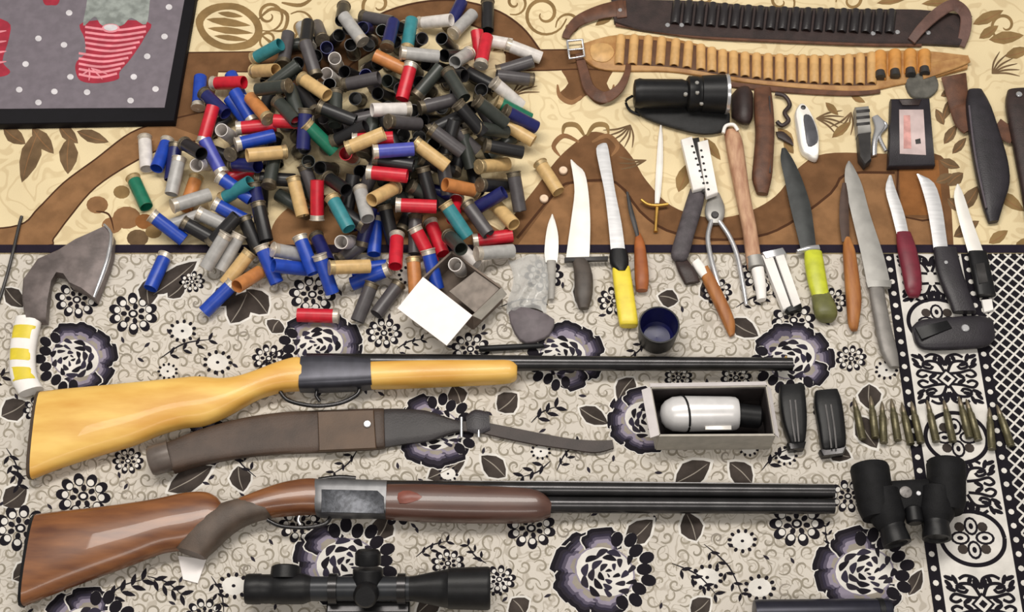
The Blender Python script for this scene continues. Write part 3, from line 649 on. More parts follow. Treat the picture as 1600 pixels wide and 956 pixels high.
LAY = """K 762 2 762 48;K 536 18 548 56;D 556 34 596 58;K 640 246 690 240;G 640 300 690 312;K 660 268 676 314;D 690 250 700 296;K 520 270 560 292;K 590 250 640 258;K 600 330 620 372;G 652 300 612 310;K 432 212 420 262;K 408 262 442 272;G 420 290 430 240;N 366 250 400 266;K 352 240 366 204;D 546 128 592 118;G 450 150 470 190;K 500 170 552 186;K 528 196 578 204;G 640 130 676 112;K 700 190 740 206;K 720 116 766 128;D 676 178 724 170;N 560 366 572 330;K 560 350 532 330;D 540 400 568 380;G 430 140 480 126;B 310 165 313 124;N 322 148 348 174;R 326 130 382 130;B 377 197 344 148;B 396 190 366 144;R 318 212 332 178;R 368 212 424 200;B 372 230 428 220;P 374 266 322 224;T 440 232 384 246;O 434 200 400 164;G 458 161 396 132;T 396 104 452 134;T 456 134 496 168;
R 488 177 430 180;N 460 168 468 208;E 490 186 536 214;W 226 214 229 264;B 262 214 245 268;N 278 222 264 284;Y 282 248 266 302;O 300 272 292 304;E 206 274 230 326;K 294 214 326 254;T 447 264 453 324;D 462 262 478 320;R 503 336 507 274;
B 346 268 392 292;C 340 302 398 294;B 326 312 384 322;N 384 290 396 338;Y 290 308 334 288;Y 314 324 262 334;B 248 334 288 362;Y 318 328 376 342;K 288 350 346 362;K 384 348 402 388;K 330 366 372 350;K 412 318 404 362;Y 384 360 338 408;Y 362 362 316 404;T 388 392 336 426;
B 258 400 236 448;B 364 448 320 482;O 388 412 368 442;B 412 396 428 430;B 490 412 424 424;Y 430 406 468 408;B 470 376 488 420;N 494 368 528 402;B 498 400 520 456;C 530 300 540 356;Y 546 300 562 356;T 606 294 568 332;B 588 342 584 396;B 612 398 558 410;B 610 424 548 440;T 530 420 562 414;
D 626 440 586 494;D 580 452 560 492;R 620 360 618 422;D 632 338 636 400;O 636 398 638 456;R 662 336 694 386;R 648 362 676 404;R 618 326 664 336;B 666 386 674 434;W 702 374 746 416;Y 744 402 802 386;R 742 376 798 368;T 768 308 806 360;T 842 252 874 302;T 660 222 714 256;T 736 260 788 228;T 770 200 828 220;
O 742 274 688 286;R 708 286 710 338;N 734 322 790 308;K 734 296 788 284;D 792 268 804 328;D 728 330 756 364;C 688 326 718 346;G 716 338 726 392;R 572 262 622 270;R 558 240 618 226;P 592 238 644 224;T 546 226 596 214;D 590 212 646 204;D 662 202 718 224;W 628 184 574 187;
O 640 104 598 78;R 624 98 628 142;Y 638 104 686 88;G 690 96 706 152;C 634 88 636 26;N 622 80 614 24;Y 490 86 474 36;D 514 80 500 34;K 500 96 488 44;Y 546 62 528 24;D 452 118 452 60;D 480 122 476 64;C 412 96 452 90;N 700 46 722 2;Y 704 62 732 30;W 648 38 694 42;W 734 50 802 54;W 790 74 846 86;
R 738 106 746 56;R 752 100 760 60;Y 736 66 708 114;D 756 100 822 102;D 816 126 762 124;W 764 134 812 158;E 772 166 832 180;N 786 182 840 190;G 722 150 786 172;G 724 196 782 186;K 752 212 806 226""".replace('\n', '')
for s in LAY.split(';'):
    q = s.split(); lay(q[0], *[float(t) for t in q[1:]])
lay('R', 530, 494, 464, 492, 'red shotgun shell lying alone on the floral cloth beside the white flap', 'single red shell')

# ================================================================== BOARD, BELTS, TORCH
def ground(px, py, z=ZC): return P(px, py, z)
# grey dotted board with a black rim
bx = thing('dotted_board', 'grey dotted board with black rim and a printed striped stocking', 'board', P(20, 60, ZK + .001))
slab('rim', [(-330, 200), (-330, -260), (352, -260), (305, 0), (272, 189)], ZK + .001, .014, mat('board_rim', (12, 10, 16), .6, spec=.2), bx, .002)
B_ = Print(ZK + .0162)
pmats = [mat('board_grey', (114, 106, 114), .8, 0, .08), mat('stocking_red', (158, 36, 56), .8), mat('stocking_pink', (222, 140, 150), .8), mat('beard_grey', (140, 146, 142), .9, 0, .25, 60), mat('dot_white', (210, 206, 210), .8)]
panel = [(-312, 172), (-312, -242), (332, -242), (288, 0), (257, 168)]
zt = ZK + .0162; zb = ZK + .0145
pw = [P(x, y, zt) for x, y in panel]
B_.mb.add([(p.x, p.y, zb) for p in pw] + [(p.x, p.y, zt) for p in pw], [(5, 6, 7, 8, 9)] + [(k, (k + 1) % 5, (k + 1) % 5 + 5, k + 5) for k in range(5)], 0)
B_.poly([(131, 34), (230, 34), (226, 58), (204, 92), (187, 112), (184, 124), (152, 130), (126, 126), (118, 110), (120, 96), (134, 82), (132, 60)], 1, 1, 4)
for k in range(10):
    y = 44 + k * 8.2; xl = 132 if y < 85 else 122; xr = 229 - max(0, y - 55) * .72
    if xr - xl > 25: B_.stroke([(xl + 1, y - 2), ((xl + xr) / 2, y + 3), (xr - 1, y - 3)], 3.6, 2, 2, 5, False)
for a in [(139, 106, 139, 126), (142, 106, 160, 124), (140, 108, 126, 118), (142, 106, 168, 116)]: B_.stroke([a[:2], ((a[0] + a[2]) / 2 + 1, (a[1] + a[3]) / 2), a[2:]], 2.6, 2, 3)
B_.poly([(130, 40), (136, 0), (134, -40), (236, -40), (234, 2), (228, 38), (205, 28), (190, 40), (160, 40), (148, 26)], 3, 3, 4)
B_.ell(173, 44, 14, 7, 2, 4); B_.ell(173, 43, 11, 5, 4, 5)
for q in ([(-40, 30), (12, 34), (14, 60), (4, 95), (16, 112), (0, 120), (-40, 118)], [(66, -30), (96, -30), (92, 4), (80, 8), (68, 4)]): B_.poly(q, 1, 1, 4)
for y in (48, 64, 80, 96): B_.stroke([(-38, y), (-10, y + 2), (10, y)], 4, 2, 2)
for x, y in [(264, 11), (257, 57), (230, 88), (209, 120), (243, 139), (204, 157), (136, 144), (85, 143), (30, 140), (60, 160), (-20, 150), (108, 20), (60, 60), (100, 70), (40, 100), (110, 120), (290, -40), (262, -60), (300, -110), (220, -110), (150, -120), (60, -100), (-60, -40), (-120, 60), (-200, 0), (-240, 120), (-160, -120)]:
    B_.ell(x, y, 5.2, 4.6, 4, 1, 0, 10)
B_.mb.build('printed_panel', pmats, bx, smooth=None)

def cart_belt(root, up, lo, z0, th, loops, mbody, mloop, lname='cartridge_loop', special=None):
    """belt body between two pixel edges, with raised loops at the given x positions"""
    u = cat_rom([Vector((x, y, 0)) for x, y in up], 6); l = cat_rom([Vector((x, y, 0)) for x, y in lo], 6)
    rings = []
    for a, b in zip(u, l):
        pa, pb = P(a.x, a.y, z0 + th), P(b.x, b.y, z0 + th); k = (pb - pa) * .03; dz = Vector((0, 0, th))
        rings.append([pa - dz, pa - dz * .3, pa + k, pb - k, pb - dz * .3, pb - dz])
    v, f = ring_loft(rings); body = obj('belt_body', v, f, mbody, root)
    def yat(c, x):
        for i in range(len(c) - 1):
            if c[i].x <= x <= c[i + 1].x: t = (x - c[i].x) / max(1e-6, c[i + 1].x - c[i].x); return c[i].y + (c[i + 1].y - c[i].y) * t
        return c[-1].y if x > c[-1].x else c[0].y
    for i, (x, w, t0, t1, sk) in enumerate(loops):
        ya, yb_ = yat(u, x), yat(l, x); H = yb_ - ya
        p, q = P(x + sk * t0, ya + H * t0, z0 + th), P(x - sk + sk * t0, ya + H * t1, z0 + th); d = q - p; L_ = d.length; d.normalize()
        side = Vector((-d.y, d.x, 0)); r = w * PX(ya) / 2; n = 9; rr = []
        for t in (0, .04, .5, .96, 1.0):
            k = .9 if t in (0, 1.0) else 1.0
            rr.append([p + d * (L_ * t) + side * (r * k * math.cos(math.pi * j / (n - 1))) + Vector((0, 0, r * 1.05 * k * math.sin(math.pi * j / (n - 1)) - .0004)) for j in range(n)])
        ri = [[c + (c2 - c) * .0 for c, c2 in zip(rg, rg)] for rg in rr]
        v, f = [], []
        for rg in rr: v += rg
        for a in range(4):
            for j in range(n - 1): f.append((a * n + j, (a + 1) * n + j, (a + 1) * n + j + 1, a * n + j + 1))
        # hollow inside of the loop
        b0 = len(v)
        for rg in (rr[0], rr[-1]):
            cc = (rg[0] + rg[-1]) / 2; v += [cc + (c - cc) * .78 for c in rg]
        for j in range(n - 1):
            f.append((j + 1, b0 + j + 1, b0 + j, j)); f.append((4 * n + j, b0 + n + j, b0 + n + j + 1, 4 * n + j + 1)); f.append((b0 + j, b0 + j + 1, b0 + n + j + 1, b0 + n + j))
        obj(lname, v, f, special[1] if special and i in special[0] else mloop, root, smooth=60)
    return body
# dark belt at the back
dk = thing('dark_cartridge_belt', 'dark brown cartridge belt with black loops behind the tan belt', 'cartridge belt', P(1200, 40, ZK + .001))
cart_belt(dk, [(955, -6), (1000, -2), (1080, 0), (1200, 9), (1350, 13), (1440, 14), (1520, 24)], [(960, 34), (1000, 45), (1080, 54), (1200, 60), (1350, 66), (1440, 67), (1500, 70)], ZK + .001, .007,
          [(1058 + k * 18.6, 15, .08, .74, 4) for k in range(19)], M_darkleather, mat('black_loop', (38, 34, 36), .4, 0, .15, 60, .2))
lat = [(966, -8), (972, 33)]
slab('end_patch', [(962, 2), (978, 0), (980, 26), (964, 28)], ZK + .0085, .002, M_leather, dk, .0006)
for x, y in [(1043, 40), (1065, 40), (1364, 53), (1402, 51), (1450, 52), (969, 17)]:
    v, f = disc_geo(P(x, y, ZK + .0082), .0042, .0028); obj('stud', v, f, M_silver, dk)
strap('end_strap', [(975, 12), (940, 18), (905, 32), (888, 50), (884, 60)], [26, 22, 18, 14, 12], [ZK + .010, ZK + .006, ZK + .006, ZK + .006, ZK + .005], .003, M_leather, dk)
strap('tail_strap', [(1424, 64), (1440, 44), (1466, 20), (1490, 8), (1508, 22), (1508, 48), (1500, 72)], [14, 16, 18, 18, 18, 18, 16], [ZK + .011, ZK + .016, ZK + .018, ZK + .018, ZK + .014, ZK + .009, ZK + .005], .003, mat('strap_brown', (98, 70, 62), .5, 0, .2, 50, .2), dk)
strap('lower_edging', [(962, 38), (1080, 56), (1200, 63), (1350, 69), (1440, 70)], 6, ZK + .004, .003, M_leather, dk)
# tan belt
tb = thing('tan_cartridge_belt', 'tan leather cartridge belt with a long row of open loops', 'cartridge belt', P(1200, 105, ZK + .001))
xs = [970, 991, 1013, 1034, 1056, 1076, 1095, 1112, 1129] + [1146 + k * 18 for k in range(13)]
xs += [1375, 1398, 1422, 1444]
loops = [(x, 15 if i < 22 else 20, .06, .86 if i < 22 else .78, 3 if i < 6 else 0) for i, x in enumerate(xs)]
cart_belt(tb, [(908, 68), (962, 54), (1040, 58), (1090, 68), (1130, 78), (1200, 84), (1300, 86), (1360, 81), (1400, 78), (1452, 79), (1512, 86)],
          [(912, 92), (945, 108), (1040, 110), (1090, 116), (1130, 122), (1200, 132), (1300, 140), (1360, 140), (1400, 132), (1452, 122), (1512, 106)], ZK + .001, .005, loops, M_tan, M_tanloop, special=(set(range(22, 26)), M_orangeloop))
strap('loop_gap_shade', [(962, 80), (1040, 84), (1090, 91), (1130, 99), (1200, 107), (1300, 112), (1368, 110)], [40, 40, 38, 36, 38, 42, 46], ZK + .0066, .0012, mat('loop_shadow_leather', (86, 54, 30), .6, 0, .2, 50, .2), tb)  # added dark strip: shade between the loops put into colour
for i in range(22, 26):                                # cartridges left in the last four loops
    x = xs[i]; p, q = P(x + 1, 122 - (i - 22) * 2, ZK + .012), P(x, 112 - (i - 22) * 2, ZK + .012)
    lathe('cartridge_end', p, q, [(0, .006), (.05, .0085), (.3, .0085), (1, .0075)], M_darksteel, tb, 14)
tube('buckle', [P(x, y, ZK + .012) for x, y in [(886, 64), (910, 62), (913, 88), (890, 92), (886, 64)]], .0022, M_silver, tb, 8, 1, 1)
tube('buckle_prong', [P(888, 78, ZK + .014), P(912, 76, ZK + .0145)], .0016, M_silver, tb, 8, 1, 1)
strap('buckle_strap', [(905, 84), (912, 112), (922, 140), (945, 152), (968, 138), (980, 114), (982, 96)], [14, 16, 18, 18, 14, 10, 8], [ZK + .004, ZK + .005, ZK + .006, ZK + .009, ZK + .014, ZK + .012, ZK + .0045], .0028, M_leather, tb)
slab('end_patch', [(924, 70), (950, 68), (960, 82), (948, 96), (926, 92)], ZK + .0062, .0016, M_tanloop, tb, .0006, 3)
strap('lower_edging', [(1140, 132), (1240, 142), (1330, 146), (1375, 142)], 8, ZK + .003, .003, M_leather, tb)
strap('folded_tail', [(1440, 112), (1490, 100), (1514, 92)], [24, 16, 12], [ZK + .008, ZK + .008, ZK + .0075], .003, M_tan, tb)
# dark grey scrap of cloth under the belt
gs = slab('grey_pouch', [(1416, 124), (1440, 112), (1462, 118), (1466, 138), (1448, 152), (1424, 148)], ZK + .001, .006, mat('pouch_grey', (94, 92, 86), .8, 0, .25), None, .002, 3)
tag(gs, 'small grey cloth pouch between tan belt and black card holder', 'pouch')

# torch
def onax(pxa, pxb, z): return P(*pxa, z), P(*pxb, z)
to = thing('torch', 'black torch with a ribbed head and silver front ring', 'torch', P(1065, 145, ZK + .001))
za = ZK + .035
a, b = P(990, 146, za), P(1140, 147, za)
lathe('barrel', a, b, [(0, .016), (.01, .022), (.06, .0245), (.10, .0235), (.50, .0235), (.54, .0215), (.56, .0215)], M_black, to, 28)
lathe('head', a, b, [(.55, .024), (.57, .0285), (.66, .0285), (.67, .0275), (.70, .0275), (.71, .0295), (.93, .0315), (.955, .0315)], M_black, to, 28)
lathe('front_ring', a, b, [(.95, .0318), (.955, .0325), (.985, .0325), (.99, .031), (.99, .027), (.965, .026)], M_silver, to, 28, True)
for t, g in ((.52, .9), (.64, 1.0), (.64, 1.6), (.69, .35)):
    c = a.lerp(b, t) + Vector((0, -math.cos(g), math.sin(g))) * .0275
    v, f = disc_geo(c - Vector((0, 0, .001)), .0035, .003); obj('button', v, f, M_greysteel, to)
tube('lanyard', [P(988, 150, ZK + .03), P(978, 158, ZK + .016), P(984, 172, ZK + .004), P(1000, 180, ZK + .004)], .0022, M_black, to)
pu = loft('black_pouch_shadow', [(992, 168, 992, 172, .010), (1010, 162, 1010, 186, .012), (1060, 160, 1058, 202, .014), (1100, 162, 1100, 210, .014), (1132, 168, 1132, 205, .012), (1140, 178, 1140, 192, .008)], ZK + .001, mat('pouch_shadow_black', (30, 30, 31), .7, 0, .2, 80, .4), None)  # pouch outline and dark colour also take in the torch's cast shadow
tag(pu, 'flat black pouch with painted torch shadow lying under the torch', 'pouch')

# ================================================================== KNIVES, TOOLS AND SHEATHS
ZT = ZK + .002
def rows(pts, th):        # (y, xl, xr[, thickness]) -> stations
    return [(p[1], p[0], p[2], p[0], p[3] if len(p) > 3 else th) for p in pts]
def knife(name, label, blade, handle, mblade, mhandle, bt=.003, ht=.016, cat='knife', extra=None, zl=0.0, e=2.4, be=1.6):
    b = blade[len(blade) // 2]; r = thing(name, label, cat, P((b[1] + b[2]) / 2, b[0], ZT))
    loft('blade', rows(blade, bt), ZT + zl + ht / 2 - bt / 2, mblade, r, 3, 10, be)
    if handle: loft('handle', rows(handle, ht), ZT + zl, mhandle, r, 3, 16, e)
    return r
# small pale knife beside the clear bag
knife('small_knife', 'small knife with a bright leaf-shaped blade and grey handle beside clear bag', [(335, 862, 864), (350, 856, 869), (370, 852, 873), (395, 850, 873), (410, 852, 871)], [(408, 854, 869, .008), (440, 856, 868, .009), (468, 857, 866, .007)], M_whitesteel, mat('grey_handle', (150, 146, 140), .5), .0025, .009)
k = knife('broad_knife', 'broad clip-point knife with a bright blade and dark oval handle', [(250, 891, 894), (258, 892, 902), (270, 894, 914), (300, 897, 920), (340, 892, 923), (375, 887, 923), (404, 883, 922)], [(406, 894, 918, .012), (430, 897, 926, .016), (460, 898, 926, .016), (482, 904, 920, .010)], M_whitesteel, mat('dark_horn', (72, 64, 58), .5, 0, .2), .003, .016)
slab('guard', [(882, 402), (950, 400), (950, 406), (882, 408)], ZT + .005, .006, M_darksteel, k, .001)
k = knife('yellow_handled_knife', 'long narrow knife with bright yellow handle and black ferrule', [(224, 940, 948), (232, 931, 951), (262, 936, 956), (300, 944, 962), (350, 950, 972), (396, 954, 978)], [(418, 957, 984, .014), (430, 957, 986, .016), (470, 962, 992, .017), (504, 967, 997, .016), (510, 970, 995, .012)], M_steel, M_yellow, .003, .017, e=3.5)
loft('ferrule', rows([(392, 953, 979), (402, 952, 982), (416, 955, 982), (426, 964, 978)], .018), ZT, M_black, k, 3)
k = knife('wooden_awl', 'small tool with a thin dark blade and reddish wooden handle beside yellow-handled knife', [(300, 978, 982), (330, 982, 990), (352, 988, 996), (372, 994, 1000)], [(364, 994, 1000, .006), (380, 991, 1007, .013), (410, 991, 1012, .016), (438, 992, 1014, .017), (454, 994, 1012, .012)], M_darksteel, M_redwood, .003, .016)
k = knife('thin_dagger', 'thin pale dagger with a gilt cross guard', [(196, 1031, 1034), (220, 1028, 1036), (260, 1025, 1036), (300, 1023, 1033), (318, 1023, 1030)], [(320, 1024, 1030, .006), (340, 1023, 1028, .006), (356, 1022, 1027, .006), (362, 1021, 1028, .006)], M_whitesteel, M_gold, .003, .006)
tube('guard', [P(1002, 312, ZT + .006), P(1012, 319, ZT + .006), P(1027, 321, ZT + .006), P(1044, 319, ZT + .006)], .0026, M_gold, k)
# multi-tool with white perforated handles
k = thing('white_plier_tool', 'folding plier tool with white perforated handles and dark grip', 'multi-tool', P(1090, 300, ZT))
h1 = slab('white_handle', [(1064, 217), (1081, 212), (1102, 292), (1083, 297)], ZT + .012, .010, M_white, k, .002)
h2 = slab('white_handle', [(1090, 221), (1106, 217), (1122, 300), (1104, 307)], ZT + .012, .010, M_white, k, .002)
slab('spine', [(1079, 216), (1092, 214), (1108, 298), (1098, 300)], ZT + .008, .009, M_darksteel, k, .001)
for t in np.linspace(.12, .92, 7):
    for (A, Bq, h) in (((1079, 220), (1101, 292), h1), ((1094, 226), (1108, 302), h2)):
        v, f = disc_geo(P(A[0] + (Bq[0] - A[0]) * t, A[1] + (Bq[1] - A[1]) * t, ZT + .0221), .0022, .0005, 8); obj('hole', v, f, M_black, h)
loft('dark_grip', [(1078, 296, 1102, 298, .012), (1070, 320, 1098, 324, .016), (1058, 360, 1086, 364, .018), (1048, 396, 1076, 400, .016), (1054, 408, 1068, 410, .010)], ZT, mat('grip_dark', (74, 68, 72), .6, 0, .2, 80, .4), k)
k = thing('pliers', 'small steel pliers with long bowed handles hanging open', 'pliers', P(1120, 350, ZT))
loft('jaw', [(1110, 302, 1124, 302, .006), (1102, 322, 1132, 322, .010), (1102, 338, 1132, 338, .010), (1110, 350, 1126, 350, .008)], ZT, M_greysteel, k)
tube('arm', [P(1112, 344, ZT + .005), P(1106, 370, ZT + .005), P(1110, 400, ZT + .005), P(1118, 430, ZT + .005), P(1124, 448, ZT + .005)], [.004, .004, .0042, .0042, .003], M_silver, k)
tube('arm', [P(1124, 346, ZT + .005), P(1140, 370, ZT + .005), P(1152, 400, ZT + .005), P(1160, 440, ZT + .005), P(1166, 476, ZT + .005)], [.004, .004, .0042, .004, .003], M_silver, k)
v, f = disc_geo(P(1117, 336, ZT + .0095), .006, .003); obj('pivot', v, f, M_darksteel, k)
dp = loft('dark_clasp', [(1054, 408, 1074, 406, .008), (1060, 425, 1086, 422, .012), (1070, 444, 1094, 440, .008)], ZC + .002, M_darkleather, None)
tag(dp, 'dark leather scrap below the dark plier grip', 'leather scrap')
k = thing('wooden_handled_gouge', 'slim tool with turned wooden handle and white ferrule on cloth', 'tool', P(1115, 465, ZC + .001))
loft('handle', [(1092, 424, 1106, 416, .012), (1102, 448, 1120, 440, .016), (1118, 480, 1136, 472, .017), (1132, 510, 1148, 502, .014), (1140, 526, 1148, 522, .008)], ZC + .0015, M_wood, k)
loft('ferrule', [(1081, 412, 1092, 404, .009), (1088, 424, 1102, 416, .011), (1096, 434, 1108, 427, .0125)], ZC + .003, M_white, k, 2)
# long pale wooden stick with metal tip
k = thing('wooden_stick_tool', 'long pale knotty wooden stick with a bright metal tip', 'tool', P(1165, 330, ZT))
loft('stick', [(1131, 205, 1152, 202, .014), (1134, 225, 1160, 222, .022), (1140, 260, 1165, 256, .021), (1150, 310, 1172, 306, .019), (1160, 360, 1182, 356, .019), (1165, 400, 1188, 397, .020), (1168, 420, 1190, 417, .018)], ZT, M_palewood, k)
loft('collar', [(1166, 404, 1190, 401, .021), (1169, 420, 1194, 417, .021)], ZT, M_greysteel, k, 2)
loft('tip', [(1174, 422, 1193, 419, .017), (1180, 450, 1197, 447, .016), (1183, 470, 1197, 468, .013)], ZT, M_white, k, 2)
tube('end_loop', [P(1130, 208, ZT + .018), P(1134, 197, ZT + .02), P(1146, 195, ZT + .02), P(1153, 204, ZT + .018)], .003, M_white, k)
# white folding knife on the cloth
k = thing('white_folding_knife', 'white folding knife with two slim handle bars and a dark slot', 'folding knife', P(1222, 440, ZC + .001))
slab('handle_bar', [(1190, 398), (1204, 390), (1236, 478), (1224, 484)], ZC + .002, .011, M_white, k, .002)
slab('handle_bar', [(1210, 396), (1224, 394), (1252, 474), (1240, 480)], ZC + .002, .011, M_white, k, .002)
slab('folded_blade', [(1203, 402), (1212, 398), (1240, 476), (1234, 478)], ZC + .002, .007, M_darksteel, k, .001)
slab('end_cap', [(1190, 394), (1224, 386), (1230, 396), (1196, 404)], ZC + .002, .0125, M_silver, k, .002)
slab('butt_cap', [(1226, 480), (1252, 472), (1254, 482), (1232, 488)], ZC + .002, .010, M_black, k, .002)
# black bayonet with lime handle
k = knife('lime_handled_dagger', 'black double-edged dagger with a lime green and olive handle', [(232, 1221, 1228), (250, 1219, 1240), (280, 1225, 1254), (320, 1233, 1267), (360, 1243, 1273), (388, 1250, 1276)], [(394, 1257, 1284, .016), (410, 1257, 1287, .019), (440, 1262, 1292, .019), (464, 1269, 1296, .017)], mat('black_blade', (60, 62, 62), .4, .4, .15), M_lime, .005, .019)
loft('guard', [(1244, 391, 1246, 396, .010), (1260, 386, 1262, 394, .014), (1278, 383, 1281, 392, .010)], ZT + .003, M_silver, k, 2)
loft('pommel', rows([(460, 1268, 1297, .017), (478, 1270, 1306, .022), (494, 1274, 1308, .022), (502, 1282, 1302, .012)], .02), ZT - .001, M_olive, k)
# wooden knife
knife('wooden_knife', 'knife with dark blade and plain orange-brown wooden handle beside the big steel knife', [(286, 1316, 1322), (310, 1312, 1326), (345, 1311, 1327), (378, 1315, 1328)], [(372, 1318, 1328, .010), (392, 1317, 1336, .016), (430, 1319, 1342, .018), (470, 1322, 1346, .018), (505, 1325, 1342, .014), (516, 1330, 1340, .008)], mat('brown_blade', (76, 58, 50), .5, .3), M_wood, .003, .017)
k = knife('large_chef_knife', 'largest knife, wide grey steel blade and grey steel handle', [(252, 1325, 1328), (264, 1320, 1336), (290, 1320, 1348), (337, 1330, 1361), (400, 1345, 1382), (446, 1354, 1393)], [(448, 1357, 1380, .011), (470, 1360, 1384, .013), (510, 1367, 1392, .014), (550, 1376, 1402, .014), (574, 1390, 1405, .010)], M_greysteel, mat('grey_scale', (128, 124, 120), .45, .3), .003, .013, zl=.0)
loft('bolster', rows([(440, 1352, 1394), (450, 1355, 1392)], .010), ZT + .002, M_greysteel, k, 2, 10, 3)
k = knife('burgundy_knife', 'knife with burgundy handle and slim bright blade', [(274, 1389, 1393), (296, 1383, 1400), (332, 1392, 1413), (368, 1401, 1421)], [(364, 1400, 1423, .012), (390, 1402, 1432, .016), (425, 1409, 1439, .017), (452, 1414, 1440, .015), (464, 1420, 1436, .008)], M_steel, M_burg, .003, .016)
k = knife('black_handled_hunting_knife', 'wide hunting knife with a long black handle next to burgundy knife', [(272, 1432, 1436), (286, 1437, 1460), (321, 1447, 1472), (360, 1454, 1478), (390, 1458, 1482)], [(388, 1458, 1494, .013), (428, 1464, 1504, .016), (462, 1478, 1516, .016), (488, 1489, 1525, .013)], M_steel, M_blackleather, .003, .015, e=3)
v, f = disc_geo(P(1478, 410, ZT + .0145), .003, .0015); obj('rivet', v, f, M_silver, k)
k = knife('black_handled_small_knife', 'short curved knife with a stubby black handle by the long dark sheath', [(288, 1495, 1498), (307, 1490, 1507), (346, 1498, 1520), (395, 1512, 1538)], [(394, 1512, 1541, .012), (430, 1519, 1549, .016), (462, 1526, 1556, .013)], M_whitesteel, M_black, .003, .015, e=3.2)
slab('handle_inlay', [(1524, 412), (1538, 410), (1544, 440), (1530, 443)], ZT + .0145, .0015, M_darksteel, k, .0005)
slab('lanyard_tag', [(1534, 468), (1550, 466), (1553, 484), (1538, 488)], ZC + .002, .004, M_white, k, .001)
k = thing('black_knife_sheath', 'short black leather sheath with a snap lying across the cloth border', 'sheath', P(1490, 520, ZC + .001))
loft('sheath_body', [(1424, 512, 1430, 536, .008), (1440, 500, 1444, 546, .014), (1490, 496, 1494, 546, .017), (1530, 494, 1540, 542, .016), (1550, 500, 1554, 530, .010)], ZC + .0015, M_blackleather, k, 3, 16, 3)
slab('flap', [(1430, 512), (1480, 500), (1488, 512), (1440, 530)], ZC + .017, .003, M_black, k, .001)
v, f = disc_geo(P(1508, 513, ZC + .018), .006, .003); obj('snap', v, f, M_silver, k)
# upper right small things
k = thing('silver_folding_knife', 'closed silver folding knife with dark grey inlay', 'folding knife', P(1262, 205, ZT))
slab('handle', [(1243, 180), (1247, 165), (1255, 160), (1266, 172), (1279, 203), (1280, 238), (1275, 247), (1260, 240), (1251, 228)], ZT, .012, M_whitesteel, k, .003, 3)
slab('inlay', [(1256, 180), (1268, 182), (1277, 206), (1277, 222), (1263, 228), (1258, 205)], ZT + .0118, .0016, mat('inlay_grey', (92, 92, 98), .4, .3), k, .0006, 3)
v, f = disc_geo(P(1255, 168, ZT + .012), .004, .0018); obj('pivot_screw', v, f, M_darksteel, k)
k = thing('grey_multi_tool', 'grey multi-tool with dark lower handle and silver jaws beside card holder', 'multi-tool', P(1352, 215, ZT))
slab('upper_handle', [(1336, 166), (1358, 164), (1362, 206), (1340, 209)], ZT, .016, M_greysteel, k, .003)
slab('lower_handle', [(1340, 206), (1361, 204), (1362, 250), (1352, 258), (1343, 246)], ZT, .014, M_darksteel, k, .003)
loft('jaw', [(1362, 184, 1372, 180, .006), (1366, 200, 1384, 196, .009), (1362, 222, 1372, 216, .009), (1362, 244, 1370, 242, .005)], ZT, M_silver, k)
tube('jaw', [P(1370, 186, ZT + .004), P(1385, 196, ZT + .004), P(1374, 212, ZT + .004), P(1384, 236, ZT + .004)], .003, M_silver, k)
for y in (172, 182, 192): slab('ridge', [(1338, y), (1359, y - 2), (1359.5, y + 2), (1338.5, y + 4)], ZT + .0155, .0016, M_darksteel, k, .0004)
k = thing('card_holder', 'black card holder with a pinkish window card', 'card holder', P(1424, 205, ZT))
slab('cover', [(1392, 153), (1453, 152), (1462, 257), (1388, 259)], ZT, .012, M_blackleather, k, .003)
slab('card', [(1405, 171), (1443, 171), (1447, 242), (1406, 240)], ZT + .0122, .0009, mat('card_pink', (204, 184, 182), .5, 0, .1, 40), k, .0002)
slab('card_print', [(1412, 180), (1422, 180), (1424, 232), (1412, 232)], ZT + .0132, .0003, mat('card_rose', (206, 152, 146), .6, 0, .2, 60), k, 0)
slab('card_print', [(1430, 218), (1438, 216), (1439, 224), (1431, 225)], ZT + .0132, .0003, M_darksteel, k, 0)
slab('collar_flap', [(1405, 156), (1440, 155), (1436, 164), (1410, 164)], ZT + .0118, .0015, M_darkleather, k, .0005)
def sheath(name, label, st, strap_pts, strap_w, m, stud=None, th=.02):
    r = thing(name, label, 'sheath', P(st[1][0], st[1][1], ZT))
    loft('sheath_body', st, ZT, m, r, 3, 16, 3)
    if strap_pts: strap('belt_loop', strap_pts, strap_w, ZT + .006, .004, M_leather, r)
    if stud: v, f = disc_geo(P(*stud, ZT + th), .005, .003); obj('stud', v, f, M_silver, r)
    return r
r = sheath('long_dark_sheath', 'long black leather knife sheath with brown belt loop next to card holder', [(1512, 142, 1534, 142, .014), (1509, 165, 1548, 168, .020), (1514, 210, 1563, 214, .021), (1520, 250, 1574, 252, .021), (1528, 290, 1577, 288, .020), (1536, 325, 1567, 322, .017), (1544, 348, 1560, 346, .010)], [(1490, 118), (1496, 150), (1503, 188), (1512, 205)], [40, 34, 26, 14], M_blackleather)
strap('stitched_edge', [(1514, 165), (1519, 210), (1525, 250), (1533, 290), (1541, 325)], 3, ZT + .0175, .002, mat('edge_grey', (84, 76, 84), .5), r)
sheath('edge_sheath', 'dark sheath with a bright stud beyond the long black sheath', [(1574, 142, 1612, 140, .014), (1571, 165, 1628, 160, .020), (1580, 215, 1644, 205, .021), (1592, 280, 1660, 270, .020), (1606, 350, 1662, 345, .018), (1630, 395, 1656, 392, .010)], [(1556, 196), (1570, 206), (1584, 214)], [26, 26, 24], M_darkleather, (1592, 148), .0195)
k = thing('brown_leather_sheath', 'reddish brown leather sheath hanging down beside the wooden stick', 'sheath', P(1192, 220, ZT))
